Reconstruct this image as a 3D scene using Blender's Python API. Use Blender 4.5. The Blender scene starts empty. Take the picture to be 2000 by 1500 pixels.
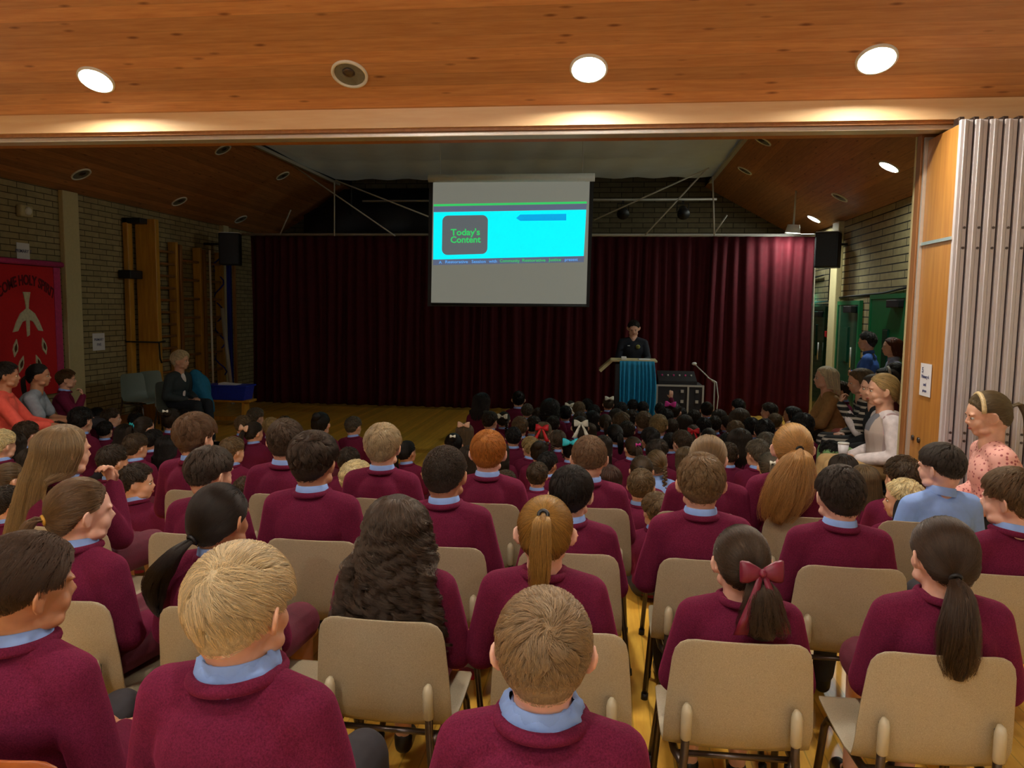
import bpy, bmesh, math, random
import numpy as np
from mathutils import Vector, Matrix

# ------------------------------------------------------------------ camera
F, CAMH = 1520.0, 1.75
YAW, PITCH, ROLL = math.radians(6.9), math.radians(5.5), 0.013
_f = np.array([-math.sin(YAW)*math.cos(PITCH), math.cos(YAW)*math.cos(PITCH), -math.sin(PITCH)])
_r0 = np.array([math.cos(YAW), math.sin(YAW), 0.0]); _u0 = np.cross(_r0, _f)
_r = _r0*math.cos(ROLL)+_u0*math.sin(ROLL); _u = _u0*math.cos(ROLL)-_r0*math.sin(ROLL)
EYE = np.array([0, 0, CAMH])
scene = bpy.context.scene
C = scene.collection
camd = bpy.data.cameras.new('camera'); cam = bpy.data.objects.new('camera', camd); C.objects.link(cam)
camd.sensor_fit = 'HORIZONTAL'; camd.sensor_width = 36; camd.lens = 36*F/2000; camd.clip_start = 0.05; camd.clip_end = 100
cam.matrix_world = Matrix(((_r[0], _u[0], -_f[0], 0), (_r[1], _u[1], -_f[1], 0), (_r[2], _u[2], -_f[2], CAMH), (0, 0, 0, 1)))
scene.camera = cam
def ray(x, y): return _f+_r*(x-1000)/F+_u*(750-y)/F
def at_z(x, y, z): d = ray(x, y); return EYE+d*(z-CAMH)/d[2]
def at_y(x, y, Y): d = ray(x, y); return EYE+d*Y/d[1]
def at_x(x, y, X): d = ray(x, y); return EYE+d*X/d[0]
def at_plane(x, y, p, n): d = ray(x, y); n = np.array(n, float); return EYE+d*((np.array(p)-EYE)@n)/(d@n)

# ------------------------------------------------------------------ render look, world, daylight fill
scene.view_settings.view_transform = 'Standard'; scene.view_settings.look = 'None'
scene.view_settings.gamma = 1; scene.view_settings.use_curve_mapping = False
scene.view_settings.exposure = 0.5
scene.render.engine = 'CYCLES'
scene.cycles.use_denoising = True; scene.cycles.use_adaptive_sampling = True; scene.cycles.adaptive_threshold = .02
scene.cycles.max_bounces = 6; scene.cycles.diffuse_bounces = 3; scene.cycles.glossy_bounces = 3
scene.cycles.transmission_bounces = 6; scene.cycles.transparent_max_bounces = 6
scene.cycles.sample_clamp_indirect = 4.0; scene.cycles.caustics_reflective = False; scene.cycles.caustics_refractive = False
W = bpy.data.worlds.new('world'); scene.world = W; W.use_nodes = True
W.node_tree.nodes['Background'].inputs[0].default_value = (0.75, 0.85, 1.0, 1); W.node_tree.nodes['Background'].inputs[1].default_value = 0.6
LAMP_NEAR, LAMP_FAR, DAY, SLIDE = 300.0, 220.0, 430.0, .6
def area(name, loc, rot, sx, sy, power, col):
    l = bpy.data.lights.new(name, 'AREA'); l.shape = 'RECTANGLE'; l.size = sx; l.size_y = sy; l.energy = power; l.color = col
    o = bpy.data.objects.new(name, l); o.location = loc; o.rotation_euler = rot; C.objects.link(o); return o
# fill added as bluish daylight from two unseen, assumed windows behind the camera
for wx in (-3.0, 1.1):
    area('window_daylight', (wx, -4.0, 1.75), (math.radians(90), 0, math.radians(180)), 1.9, 1.3, DAY, (0.80, 0.88, 1.0))

# ------------------------------------------------------------------ materials
def srgb(r, g, b):
    f = lambda c: (c/255/12.92) if c/255 <= .04045 else ((c/255+.055)/1.055)**2.4
    return (f(r), f(g), f(b), 1)
MATS = {}
class NT:
    def __init__(s, name):
        s.m = bpy.data.materials.new(name); s.m.use_nodes = True; s.t = s.m.node_tree; s.n = s.t.nodes
        s.p = s.n['Principled BSDF']; s.out = s.n['Material Output']
    def add(s, t, **k):
        n = s.n.new(t)
        for a, v in k.items(): setattr(n, a, v)
        return n
    def l(s, a, b): s.t.links.new(a, b)
    def coords(s, scale=(1, 1, 1), rot=(0, 0, 0), loc=(0, 0, 0), which='Object'):
        tc = s.add('ShaderNodeTexCoord'); mp = s.add('ShaderNodeMapping')
        mp.inputs['Scale'].default_value = scale; mp.inputs['Rotation'].default_value = rot; mp.inputs['Location'].default_value = loc
        s.l(tc.outputs[which], mp.inputs[0]); return mp.outputs[0]
    def noise(s, vec, scale, detail=3, rough=.5):
        n = s.add('ShaderNodeTexNoise'); n.inputs['Scale'].default_value = scale; n.inputs['Detail'].default_value = detail
        n.inputs['Roughness'].default_value = rough; s.l(vec, n.inputs['Vector']); return n.outputs['Fac']
    def ramp(s, fac, stops):
        r = s.add('ShaderNodeValToRGB'); e = r.color_ramp.elements
        while len(e) < len(stops): e.new(.5)
        for q, (p, c) in zip(e, stops): q.position = p; q.color = c
        s.l(fac, r.inputs[0]); return r.outputs[0]
    def mix(s, fac, a, b, mode='MIX'):
        m = s.add('ShaderNodeMix', data_type='RGBA', blend_type=mode)
        for v, i in ((fac, 0), (a, 6), (b, 7)):
            if hasattr(v, 'links'): s.l(v, m.inputs[i])
            else: m.inputs[i].default_value = v
        return m.outputs[2]
    def bump(s, h, strength=.3, dist=.01):
        b = s.add('ShaderNodeBump'); b.inputs['Strength'].default_value = strength; b.inputs['Distance'].default_value = dist
        s.l(h, b.inputs['Height']); s.l(b.outputs[0], s.p.inputs['Normal']); return b
    def col(s, c):
        if hasattr(c, 'links'): s.l(c, s.p.inputs['Base Color'])
        else: s.p.inputs['Base Color'].default_value = c
    def set(s, **k):
        for a, v in k.items(): s.p.inputs[a.replace('_', ' ')].default_value = v
        return s
def mul(c, k): return (min(c[0]*k, 1), min(c[1]*k, 1), min(c[2]*k, 1), 1)
def plain(name, c, rough=.6, metal=0, var=.12, scale=30, bump=0, sheen=0, spec=.5):
    if name in MATS: return MATS[name]
    t = NT(name); v = t.coords(); n = t.noise(v, scale, 4)
    t.col(t.ramp(n, [(.3, mul(c, 1-var)), (.7, mul(c, 1+var))])); t.set(Roughness=rough, Metallic=metal)
    t.p.inputs['Specular IOR Level'].default_value = spec
    if bump: t.bump(t.noise(v, scale*6, 2), bump, .004)
    if sheen: t.p.inputs['Sheen Weight'].default_value = sheen; t.p.inputs['Sheen Roughness'].default_value = .5; t.p.inputs['Sheen Tint'].default_value = mul(c, 3)
    MATS[name] = t.m; return t.m
def wood(name, c, dark, grain=(1, 12, 12), rough=.45, plank=None, axis=0, knots=0, groove=.55, bumpd=.0):
    """plank = width of boards, running along `axis`, laid side by side along the second axis given by plank_axis"""
    if name in MATS: return MATS[name]
    t = NT(name); v = t.coords(scale=grain); n = t.noise(v, 3, 5, .6)
    c1 = t.ramp(n, [(.25, dark), (.7, c)])
    if plank:
        w, pa = plank
        tc = t.add('ShaderNodeTexCoord'); sp = t.add('ShaderNodeSeparateXYZ'); t.l(tc.outputs['Object'], sp.inputs[0])
        d = t.add('ShaderNodeMath', operation='DIVIDE'); t.l(sp.outputs[pa], d.inputs[0]); d.inputs[1].default_value = w
        fl = t.add('ShaderNodeMath', operation='FLOOR'); t.l(d.outputs[0], fl.inputs[0])
        wn = t.add('ShaderNodeTexWhiteNoise', noise_dimensions='1D'); t.l(fl.outputs[0], wn.inputs['W'])
        tone = t.ramp(wn.outputs['Value'], [(0, (.78, .78, .78, 1)), (1, (1.12, 1.1, 1.05, 1))])
        c1 = t.mix(1.0, c1, tone, 'MULTIPLY')
        fr = t.add('ShaderNodeMath', operation='FRACT'); t.l(d.outputs[0], fr.inputs[0])
        g = t.ramp(fr.outputs[0], [(0, (groove, groove, groove, 1)), (.07, (1, 1, 1, 1)), (.95, (1, 1, 1, 1)), (1, (groove, groove, groove, 1))])
        c1 = t.mix(1.0, c1, g, 'MULTIPLY')
    if knots:
        kv = t.coords(scale=knots); vo = t.add('ShaderNodeTexVoronoi'); vo.inputs['Scale'].default_value = 1.0; vo.inputs['Randomness'].default_value = 1
        t.l(kv, vo.inputs['Vector'])
        k = t.ramp(vo.outputs['Distance'], [(.05, (.35, .22, .15, 1)), (.16, (1, 1, 1, 1))])
        c1 = t.mix(.9, c1, k, 'MULTIPLY')
    t.col(c1); t.set(Roughness=rough)
    if bumpd: t.bump(n, .2, bumpd)
    MATS[name] = t.m; return t.m
def brick(name, c, c2, mortar, rot, rh=.1, bw=.44, ms=.008):
    t = NT(name); tc = t.add('ShaderNodeTexCoord'); sp = t.add('ShaderNodeSeparateXYZ'); cb = t.add('ShaderNodeCombineXYZ')
    t.l(tc.outputs['Object'], sp.inputs[0]); t.l(sp.outputs[rot[0]], cb.inputs[0]); t.l(sp.outputs[rot[1]], cb.inputs[1]); v = cb.outputs[0]
    b = t.add('ShaderNodeTexBrick'); t.l(v, b.inputs['Vector'])
    b.inputs['Color1'].default_value = c; b.inputs['Color2'].default_value = c2; b.inputs['Mortar'].default_value = mortar
    b.inputs['Scale'].default_value = 1; b.inputs['Brick Width'].default_value = bw; b.inputs['Row Height'].default_value = rh
    b.inputs['Mortar Size'].default_value = ms; b.inputs['Mortar Smooth'].default_value = .2; b.inputs['Bias'].default_value = 0
    n = t.noise(v, 9, 4); t.col(t.mix(.5, b.outputs['Color'], t.ramp(n, [(.3, (.6, .6, .6, 1)), (.7, (1.1, 1.1, 1.1, 1))]), 'MULTIPLY'))
    t.set(Roughness=.85)
    inv = t.add('ShaderNodeMath', operation='SUBTRACT'); inv.inputs[0].default_value = 1; t.l(b.outputs['Fac'], inv.inputs[1])
    t.bump(inv.outputs[0], .8, .01); MATS[name] = t.m; return t.m
def emit(name, c, strength):
    t = NT(name); t.set(Roughness=.6); t.col((c[0]*.5, c[1]*.5, c[2]*.5, 1)); t.p.inputs['Emission Color'].default_value = c; t.p.inputs['Emission Strength'].default_value = strength
    MATS[name] = t.m; return t.m

# ------------------------------------------------------------------ mesh helpers
def link(o, parent=None):
    C.objects.link(o)
    if parent is not None: o.parent = parent
    return o
def tag(o, label=None, cat=None, group=None, kind=None):
    if label: o['label'] = label
    if cat: o['category'] = cat
    if group: o['group'] = group
    if kind: o['kind'] = kind
    return o
def empty(name, loc=(0, 0, 0), rz=0.0, s=1.0):
    o = bpy.data.objects.new(name, None); o.location = loc; o.rotation_euler = (0, 0, rz); o.scale = (s, s, s); o.empty_display_size = .1
    return link(o)
class MB:
    """collects shapes and links them as ONE mesh object"""
    def __init__(s): s.b = bmesh.new()
    def _x(s, vs, M):
        if M is not None: bmesh.ops.transform(s.b, matrix=M, verts=vs)
    def box(s, lo, hi, M=None, bev=0):
        g = bmesh.ops.create_cube(s.b, size=1)['verts']; lo = Vector(lo); hi = Vector(hi)
        for v in g: v.co = Vector([(lo[i]+hi[i])/2+v.co[i]*(hi[i]-lo[i]) for i in range(3)])
        if bev:
            es = list({e for v in g for e in v.link_edges})
            r = bmesh.ops.bevel(s.b, geom=es, offset=bev, segments=2, affect='EDGES', profile=.5); g = list({v for f in r['faces'] for v in f.verts} | {v for v in g if v.is_valid})
        s._x(g, M); return s
    def tube(s, pts, r, seg=10, closed=False, M=None, caps=True):
        pts = [Vector(p) for p in pts]; n = len(pts); rr = r if isinstance(r, list) else [r]*n
        rings = []; prev = None
        for i, p in enumerate(pts):
            a = pts[i-1] if (i or closed) else p; b = pts[(i+1) % n] if (i < n-1 or closed) else p
            d = (b-a).normalized() if (b-a).length > 1e-9 else Vector((0, 0, 1))
            if prev is None: prev = d.orthogonal().normalized()
            u = (prev-d*prev.dot(d)); u = u.normalized() if u.length > 1e-6 else d.orthogonal().normalized(); prev = u; w = d.cross(u)
            ra = rr[i] if hasattr(rr[i], '__len__') else (rr[i], rr[i])
            rings.append([s.b.verts.new(p+u*(ra[0]*math.cos(2*math.pi*k/seg))+w*(ra[1]*math.sin(2*math.pi*k/seg))) for k in range(seg)])
        m = n if closed else n-1
        for i in range(m):
            A, B = rings[i], rings[(i+1) % n]
            for k in range(seg): s.b.faces.new((A[k], A[(k+1) % seg], B[(k+1) % seg], B[k]))
        if caps and not closed: s.b.faces.new(rings[0][::-1]); s.b.faces.new(rings[-1])
        if M is not None: s._x([v for R_ in rings for v in R_], M)
        return s
    def loft(s, rings, caps=True, M=None, closed_u=True):
        R_ = [[s.b.verts.new(p) for p in ring] for ring in rings]; n = len(R_[0])
        for A, B in zip(R_, R_[1:]):
            for k in range(n if closed_u else n-1): s.b.faces.new((A[k], A[(k+1) % n], B[(k+1) % n], B[k]))
        if caps: s.b.faces.new(R_[0][::-1]); s.b.faces.new(R_[-1])
        if M is not None: s._x([v for q in R_ for v in q], M)
        return s
    def prism(s, poly, axis, a, b, M=None):
        """polygon in the two other axes, extruded from a to b along axis"""
        def P(p, t):
            if axis == 0: return (t, p[0], p[1])
            if axis == 1: return (p[0], t, p[1])
            return (p[0], p[1], t)
        A = [s.b.verts.new(P(p, a)) for p in poly]; B = [s.b.verts.new(P(p, b)) for p in poly]; n = len(poly)
        s.b.faces.new(A); s.b.faces.new(B[::-1])
        for k in range(n): s.b.faces.new((A[k], B[k], B[(k+1) % n], A[(k+1) % n]))
        s._x(A+B, M); return s
    def ball(s, c, r, M=None, seg=16, rot=None):
        r = r if hasattr(r, '__len__') else (r, r, r); nv = max(5, seg//2)
        T = Matrix.Translation(c) @ (rot.to_4x4() if rot is not None else Matrix.Identity(4)) @ Matrix.Diagonal((r[0], r[1], r[2], 1))
        if M is not None: T = M @ T
        nb = s.b.verts.new; nf = s.b.faces.new; top = nb(T @ Vector((0, 0, 1))); bot = nb(T @ Vector((0, 0, -1))); R_ = []
        for j in range(1, nv):
            t = math.pi*j/nv; R_.append([nb(T @ Vector((math.sin(t)*math.cos(2*math.pi*i/seg), math.sin(t)*math.sin(2*math.pi*i/seg), math.cos(t)))) for i in range(seg)])
        for i in range(seg):
            k = (i+1) % seg; nf((top, R_[0][i], R_[0][k])); nf((bot, R_[-1][k], R_[-1][i]))
            for A, B in zip(R_, R_[1:]): nf((A[i], B[i], B[k], A[k]))
        return s
    def quad(s, a, b, c, d): s.b.faces.new([s.b.verts.new(p) for p in (a, b, c, d)]); return s
    def mesh(s, name, mat=None, smooth=False, angle=None):
        bmesh.ops.recalc_face_normals(s.b, faces=s.b.faces)
        m = bpy.data.meshes.new(name); s.b.to_mesh(m); s.b.free()
        if mat is not None: m.materials.append(mat)
        if smooth or angle is not None: m.shade_smooth() if angle is None else m.set_sharp_from_angle(angle=math.radians(angle)) if False else m.shade_smooth()
        if angle is not None:
            m.set_sharp_from_angle(angle=math.radians(angle))
        return m
    def build(s, name, mat, parent=None, smooth=False, angle=None, loc=None):
        o = bpy.data.objects.new(name, s.mesh(name, mat, smooth, angle)); link(o, parent)
        if loc is not None: o.location = loc
        return o
def struct(name, mb, mat, parent=None, **k):
    o = mb.build(name, mat, parent, **k)
    if parent is None: o['kind'] = 'structure'
    return o
def children(o, L=None): return [c for c in bpy.data.objects if c.parent == o]
def copy_tree(o, parent=None, kids=None):
    c = o.copy(); C.objects.link(c); c.parent = parent
    for ch in (o.children if kids is None else kids): copy_tree(ch, c)
    return c
def text(name, body, mat, parent, size, M, extrude=.001, align='CENTER', bend=None):
    cu = bpy.data.curves.new(name, 'FONT'); cu.body = body; cu.size = size; cu.extrude = extrude; cu.offset = size*(.025 if size > .1 else .012); cu.align_x = align; cu.align_y = 'CENTER'; cu.resolution_u = 3
    o = bpy.data.objects.new(name, cu); C.objects.link(o); bpy.context.view_layer.update()
    me = bpy.data.meshes.new_from_object(o); bpy.data.objects.remove(o); bpy.data.curves.remove(cu)
    if bend: # bend upwards along an arc of radius `bend`
        for v in me.vertices:
            a = v.co.x/bend; rr = bend+v.co.y; v.co.x = rr*math.sin(a); v.co.y = rr*math.cos(a)-bend
    me.materials.clear(); me.materials.append(mat); me.transform(M)
    o = bpy.data.objects.new(name, me); link(o, parent); return o
R90 = math.pi/2
M_ceil = wood('pine_boards_ceiling', srgb(224, 164, 110), srgb(196, 130, 80), (1.2, 14, 14), .42, plank=(.088, 1), knots=(3.2, 11, 11), groove=.86)
M_ceil2 = wood('pine_boards_hall_ceiling', srgb(198, 138, 88), srgb(164, 104, 60), (14, 1.2, 14), .5, plank=(.088, 0), knots=(11, 3.2, 11), groove=.6)
M_beam = wood('beam_wood', srgb(246, 212, 164), srgb(236, 192, 142), (.8, 9, 9), .4)
M_floor = wood('floor_wood', srgb(244, 196, 84), srgb(220, 160, 56), (9, 1.2, 9), .28, plank=(.075, 0), groove=.6)
M_brickL = brick('brick_side', srgb(176, 160, 118), srgb(156, 142, 102), srgb(84, 74, 52), (1, 2), .076, .3, .006)
M_brickR = brick('brick_right', srgb(176, 162, 120), srgb(156, 144, 104), srgb(40, 34, 26), (1, 2), .1, .9, .009)
M_brickB = brick('brick_back', srgb(120, 110, 82), srgb(104, 94, 70), srgb(52, 44, 32), (0, 2))  # darker brick colour holds the shade of the unlit back wall
M_plaster = plain('plaster', srgb(206, 200, 180), .8, var=.05, scale=6)
M_cream = plain('cream_paint', srgb(208, 194, 148), .6, var=.04)
M_sheet = plain('ceiling_panel', srgb(205, 212, 206), .8, var=.05, scale=3)
M_sheet.node_tree.nodes['Principled BSDF'].inputs['Emission Color'].default_value = (.75, .85, .8, 1); M_sheet.node_tree.nodes['Principled BSDF'].inputs['Emission Strength'].default_value = .010  # faint glow added to fill the hall; the panel is no lamp
M_white = plain('white_paint', srgb(235, 235, 228), .45, var=.03)
M_track = plain('aluminium_track', srgb(230, 228, 222), .3, .6, var=.04)
M_alu = plain('aluminium_edge', srgb(206, 200, 202), .4, 0, var=.02, scale=8)
M_aludark = plain('rubber_seal', srgb(70, 62, 66), .7, var=.1)
M_steel = plain('dark_steel', srgb(96, 88, 86), .28, .85, var=.12)
M_rod = plain('painted_rod', srgb(190, 186, 176), .5, .1, var=.05)
M_black = plain('black_plastic', srgb(22, 22, 26), .5, var=.1)
M_blackcase = plain('black_case', srgb(30, 30, 36), .55, var=.15)
M_green = plain('green_door_paint', srgb(20, 110, 66), .35, var=.08, scale=5)
M_greend = plain('green_glass_dark', srgb(14, 66, 50), .12, var=.1, scale=5)
M_vneer = wood('panel_veneer', srgb(206, 148, 74), srgb(178, 116, 52), (9, 9, .7), .35)
M_jamb = wood('jamb_wood', srgb(176, 122, 72), srgb(150, 96, 52), (9, 9, .7), .45)
M_bars = wood('gym_beam_wood', srgb(212, 160, 62), srgb(180, 124, 40), (9, 9, .8), .4)
M_barsd = wood('wall_bar_wood', srgb(168, 116, 60), srgb(134, 86, 42), (9, 9, .8), .5)
M_pinkfab = plain('pink_fabric', srgb(200, 60, 120), .8)
M_red = plain('red_felt', srgb(214, 32, 40), .85, var=.06, scale=60, sheen=.2)
M_felt_white = plain('white_felt', srgb(226, 222, 190), .85)
M_maroonfelt = plain('dark_maroon_felt', srgb(110, 14, 30), .85)
M_brownfelt = plain('brown_felt', srgb(90, 54, 30), .85)
M_paper = plain('paper', srgb(238, 238, 244), .7, var=.02)
M_ink = plain('ink', srgb(70, 74, 120), .7)
M_curtain = plain('maroon_velvet', srgb(66, 9, 19), .8, var=.15, scale=12, sheen=.08, spec=.2)
M_drape = plain('turquoise_drape', srgb(20, 140, 190), .7, var=.08, sheen=.2)
M_blue = plain('blue_plastic', srgb(20, 50, 180), .4)
M_bluerope = plain('blue_webbing', srgb(24, 34, 150), .6)
M_greychair = plain('grey_polypropylene', srgb(118, 128, 120), .4, var=.05, scale=80)
M_brownwood = wood('brown_chair_wood', srgb(180, 100, 50), srgb(140, 70, 34), (6, 1, 6), .35)
def chair_mat():
    t = NT('beige_polypropylene'); v = t.coords()
    g = t.noise(v, 420, 2); big = t.noise(v, 5, 3)
    c = t.ramp(g, [(.35, srgb(164, 150, 124)), (.65, srgb(188, 174, 146))])
    t.col(t.mix(.35, c, t.ramp(big, [(.35, (.86, .84, .8, 1)), (.65, (1, 1, 1, 1))]), 'MULTIPLY')); t.set(Roughness=.38)
    t.bump(g, .12, .001); MATS['chair'] = t.m; return t.m
M_chair = chair_mat()
M_boss = plain('beige_boss', srgb(196, 186, 158), .35, var=.04)
def knit(name, c, rib=False):
    t = NT(name); v = t.coords()
    f = t.noise(v, 260, 2, .7); b = t.noise(v, 7, 3)
    cc = t.ramp(f, [(.3, mul(c, .62)), (.7, mul(c, 1.3))])
    t.col(t.mix(.5, cc, t.ramp(b, [(.3, (.8, .8, .8, 1)), (.7, (1.1, 1.1, 1.1, 1))]), 'MULTIPLY')); t.set(Roughness=.9)
    t.p.inputs['Sheen Weight'].default_value = .35; t.p.inputs['Sheen Roughness'].default_value = .45; t.p.inputs['Sheen Tint'].default_value = mul(c, 4)
    t.p.inputs['Specular IOR Level'].default_value = .15
    t.bump(f, .35, .002); MATS[name] = t.m; return t.m
M_jumper = knit('maroon_knit', srgb(102, 27, 56))
M_skirt = plain('maroon_cloth', srgb(94, 24, 46), .8, bump=.2, sheen=.2)
M_trouser = plain('charcoal_cloth', srgb(48, 46, 52), .85, sheen=.15)
M_shirt = plain('blue_shirt_cotton', srgb(138, 172, 236), .75, var=.05, bump=.1)
M_sock = plain('grey_sock', srgb(90, 90, 96), .9)
M_shoe = plain('black_shoe', srgb(20, 20, 22), .35)
def skin_mat(name, c):
    t = NT(name); v = t.coords(); n = t.noise(v, 18, 4)
    t.col(t.ramp(n, [(.3, mul(c, .88)), (.7, mul(c, 1.08))])); t.set(Roughness=.48)
    t.p.inputs['Subsurface Weight'].default_value = .12; t.p.inputs['Subsurface Radius'].default_value = (1, .35, .2); t.p.inputs['Subsurface Scale'].default_value = .01
    MATS[name] = t.m; return t.m
M_skin = skin_mat('skin_fair', srgb(224, 172, 144)); M_skin2 = skin_mat('skin_tan', srgb(196, 140, 106)); M_skin3 = skin_mat('skin_pink', srgb(232, 182, 162))
M_eye = plain('eye_white', srgb(225, 220, 212), .25); M_iris = plain('iris_dark', srgb(50, 36, 28), .2); M_lip = plain('lip', srgb(176, 96, 88), .5)
def hair_cap_mat():
    t = NT('hair_cap'); oi = t.add('ShaderNodeObjectInfo'); v = t.coords(scale=(1, 1, .35))
    n = t.noise(v, 150, 4, .7)
    t.col(t.mix(1.0, oi.outputs['Color'], t.ramp(n, [(.3, (.42, .42, .42, 1)), (.7, (1.0, 1.0, 1.0, 1))]), 'MULTIPLY')); t.set(Roughness=.5)
    t.p.inputs['Specular IOR Level'].default_value = .3
    t.bump(n, .9, .006); return t.m
M_haircap = hair_cap_mat()
def hair_mat():
    t = NT('hair_strands'); oi = t.add('ShaderNodeObjectInfo'); hi = t.add('ShaderNodeHairInfo')
    rnd = t.ramp(hi.outputs['Random'], [(0, (.55, .55, .55, 1)), (.6, (1.0, 1.0, 1.0, 1)), (1, (1.45, 1.42, 1.35, 1))])
    hb = t.add('ShaderNodeBsdfHairPrincipled'); hb.model = 'CHIANG'; hb.parametrization = 'COLOR'
    hb.inputs['Roughness'].default_value = .26; hb.inputs['Radial Roughness'].default_value = .35
    cc = t.mix(1.0, oi.outputs['Color'], rnd, 'MULTIPLY'); t.l(cc, hb.inputs['Color']); t.l(cc, t.p.inputs['Base Color']); t.p.inputs['Roughness'].default_value = .6; t.p.inputs['Specular IOR Level'].default_value = .12
    ms_ = t.add('ShaderNodeMixShader'); ms_.inputs[0].default_value = .42; t.l(t.p.outputs[0], ms_.inputs[1]); t.l(hb.outputs[0], ms_.inputs[2]); t.l(ms_.outputs[0], t.out.inputs[0]); return t.m
M_hair = hair_mat()
HC = dict(k=srgb(26, 20, 18), d=srgb(58, 40, 30), m=srgb(92, 64, 44), l=srgb(134, 100, 68), b=srgb(196, 158, 98), w=srgb(236, 222, 176), g=srgb(206, 112, 40), a=srgb(106, 88, 70), s=srgb(186, 164, 124), u=srgb(120, 52, 36), c=srgb(188, 134, 76), n=srgb(70, 62, 56))
# ------------------------------------------------------------------ room shell
XL, XR, YB, ZE = -7.05, 3.68, 16.0, 3.2      # far hall: side walls, back wall, eaves
NL, NR = -5.15, 2.95                          # near room side walls
BY = 5.2                                     # front face of the beam over the opening
struct('floor', MB().box((XL-.3, -4.2, -.12), (XR+.3, YB+.2, 0)), M_floor)
struct('wall_left', MB().box((XL-.2, 5.5, 0), (XL, YB+.2, ZE+.25)), M_brickL)
struct('wall_right', MB().box((XR, 5.5, 0), (XR+.2, YB+.2, ZE+.25)), M_brickR)
zt, xl2, xr2 = 4.2, -5.35, 1.85
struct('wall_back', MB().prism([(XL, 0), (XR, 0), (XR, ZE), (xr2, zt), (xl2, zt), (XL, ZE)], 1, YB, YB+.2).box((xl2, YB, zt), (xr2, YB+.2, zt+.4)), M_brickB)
struct('wall_rear', MB().box((NL-.2, -4.2, 0), (NR+.2, -4.0, .9)).box((NL-.2, -4.2, 2.5), (NR+.2, -4.0, 4.3)).box((NL-.2, -4.2, .9), (-4.1, -4.0, 2.5)).box((-1.9, -4.2, .9), (0, -4.0, 2.5)).box((2.2, -4.2, .9), (NR+.2, -4.0, 2.5)), M_plaster)
for i, wx in enumerate((-3.0, 1.1)):  # unseen windows, assumed to go with the daylight fill
    w = MB()
    for a, b in (((-1.1, -.8), (1.1, -.74)), ((-1.1, .74), (1.1, .8)), ((-1.1, -.8), (-1.04, .8)), ((1.04, -.8), (1.1, .8)), ((-.03, -.8), (.03, .8))):
        w.box((wx+a[0], -4.14, 1.7+a[1]), (wx+b[0], -4.06, 1.7+b[1]))
    wf = struct('window_%d' % (i+1), w, M_white)
struct('wall_near_left', MB().box((NL-.2, -4.2, 0), (NL, BY+.0, 3.12)), M_plaster)
struct('wall_near_right', MB().box((NR, -4.2, 0), (NR+.2, BY+.75, 3.2)), M_plaster)
struct('wall_wing_left', MB().box((XL-.2, 5.2, 0), (NL, 5.5, 3.3)), M_plaster)
struct('wall_wing_right', MB().box((NR+.2, 5.7, 0), (XR+.2, 5.95, 3.3)), M_plaster)
# near room ceiling: boarded slope rising towards the camera, hipped at both sides, flat above
ZB = 3.07; sl = math.tan(math.radians(27)); rise = 1.25; run = rise/sl
A, B = (NL, BY, ZB), (NR, BY, ZB); A2, B2 = (NL+run, BY-run, ZB+rise), (NR-run, BY-run, ZB+rise)
A3, B3, A4, B4 = (NL+run, -4.1, ZB+rise), (NR-run, -4.1, ZB+rise), (NL, -4.1, ZB), (NR, -4.1, ZB)
def slab(name, pts, n, mat, th=.08):
    n = Vector(n).normalized()*th; mb = MB(); vs = [mb.b.verts.new(p) for p in pts]; ws = [mb.b.verts.new(Vector(p)+n) for p in pts]; k = len(pts)
    mb.b.faces.new(vs); mb.b.faces.new(ws[::-1])
    for i in range(k): mb.b.faces.new((vs[i], ws[i], ws[(i+1) % k], vs[(i+1) % k]))
    return struct(name, mb, mat)
slab('ceiling_near_slope', [A, B, B2, A2], (0, sl, 1), M_ceil)
slab('ceiling_near_left', [A, A2, A3, A4], (-sl, 0, 1), M_ceil2)
slab('ceiling_near_right', [B, B2, B3, B4], (sl, 0, 1), M_ceil2)
slab('ceiling_near_flat', [A2, B2, B3, A3], (0, 0, 1), M_ceil)
struct('beam', MB().box((XL, BY, 2.945), (XR, BY+.42, 3.22)), M_beam)
struct('trim_1', MB().box((XL, BY+.02, 2.925), (XR, BY+.40, 2.945)), M_jamb)
struct('trim_2', MB().box((XL, BY+.05, 2.895), (XR, BY+.17, 2.925), bev=.004), M_track)
# hall ceiling: two boarded slopes, flat pale panel between them
slab('ceiling_left_slope', [(XL, 5.5, ZE), (XL, YB, ZE), (xl2, YB, zt), (xl2, 5.5, zt)], (-.5, 0, 1), M_ceil2)
slab('ceiling_right_slope', [(XR, 5.5, ZE), (XR, YB, ZE), (xr2, YB, zt), (xr2, 5.5, zt)], (.5, 0, 1), M_ceil2)
mb = MB(); nx, ny = 48, 60; rows = []
for j in range(ny+1):
    y = 5.5+(15.0-5.5)*j/ny
    rows.append([(xl2+(xr2-xl2)*i/nx, y, zt+.02-.10*math.sin(math.pi*i/nx)**.5*abs(math.sin(math.pi*(y-5.5)/1.9))**.8-.015*math.sin(i*1.3+y*2)) for i in range(nx+1)])
mb.loft(rows, caps=False, closed_u=False)
struct('ceiling_panel', mb, M_sheet, smooth=True)
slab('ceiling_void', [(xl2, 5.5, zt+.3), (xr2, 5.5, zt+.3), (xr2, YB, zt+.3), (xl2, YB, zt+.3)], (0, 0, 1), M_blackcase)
struct('wall_void_side', MB().box((xl2-.05, 5.5, zt), (xl2, YB, zt+.35)).box((xr2, 5.5, zt), (xr2+.05, YB, zt+.35)).box((xl2, 5.45, 3.2), (xr2, 5.5, zt+.35)).box((XL, 5.45, 3.2), (XR, 5.5, 3.35)).prism([(XL, ZE), (XR, ZE), (xr2, zt), (xl2, zt)], 1, 5.45, 5.5), M_blackcase)
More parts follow.
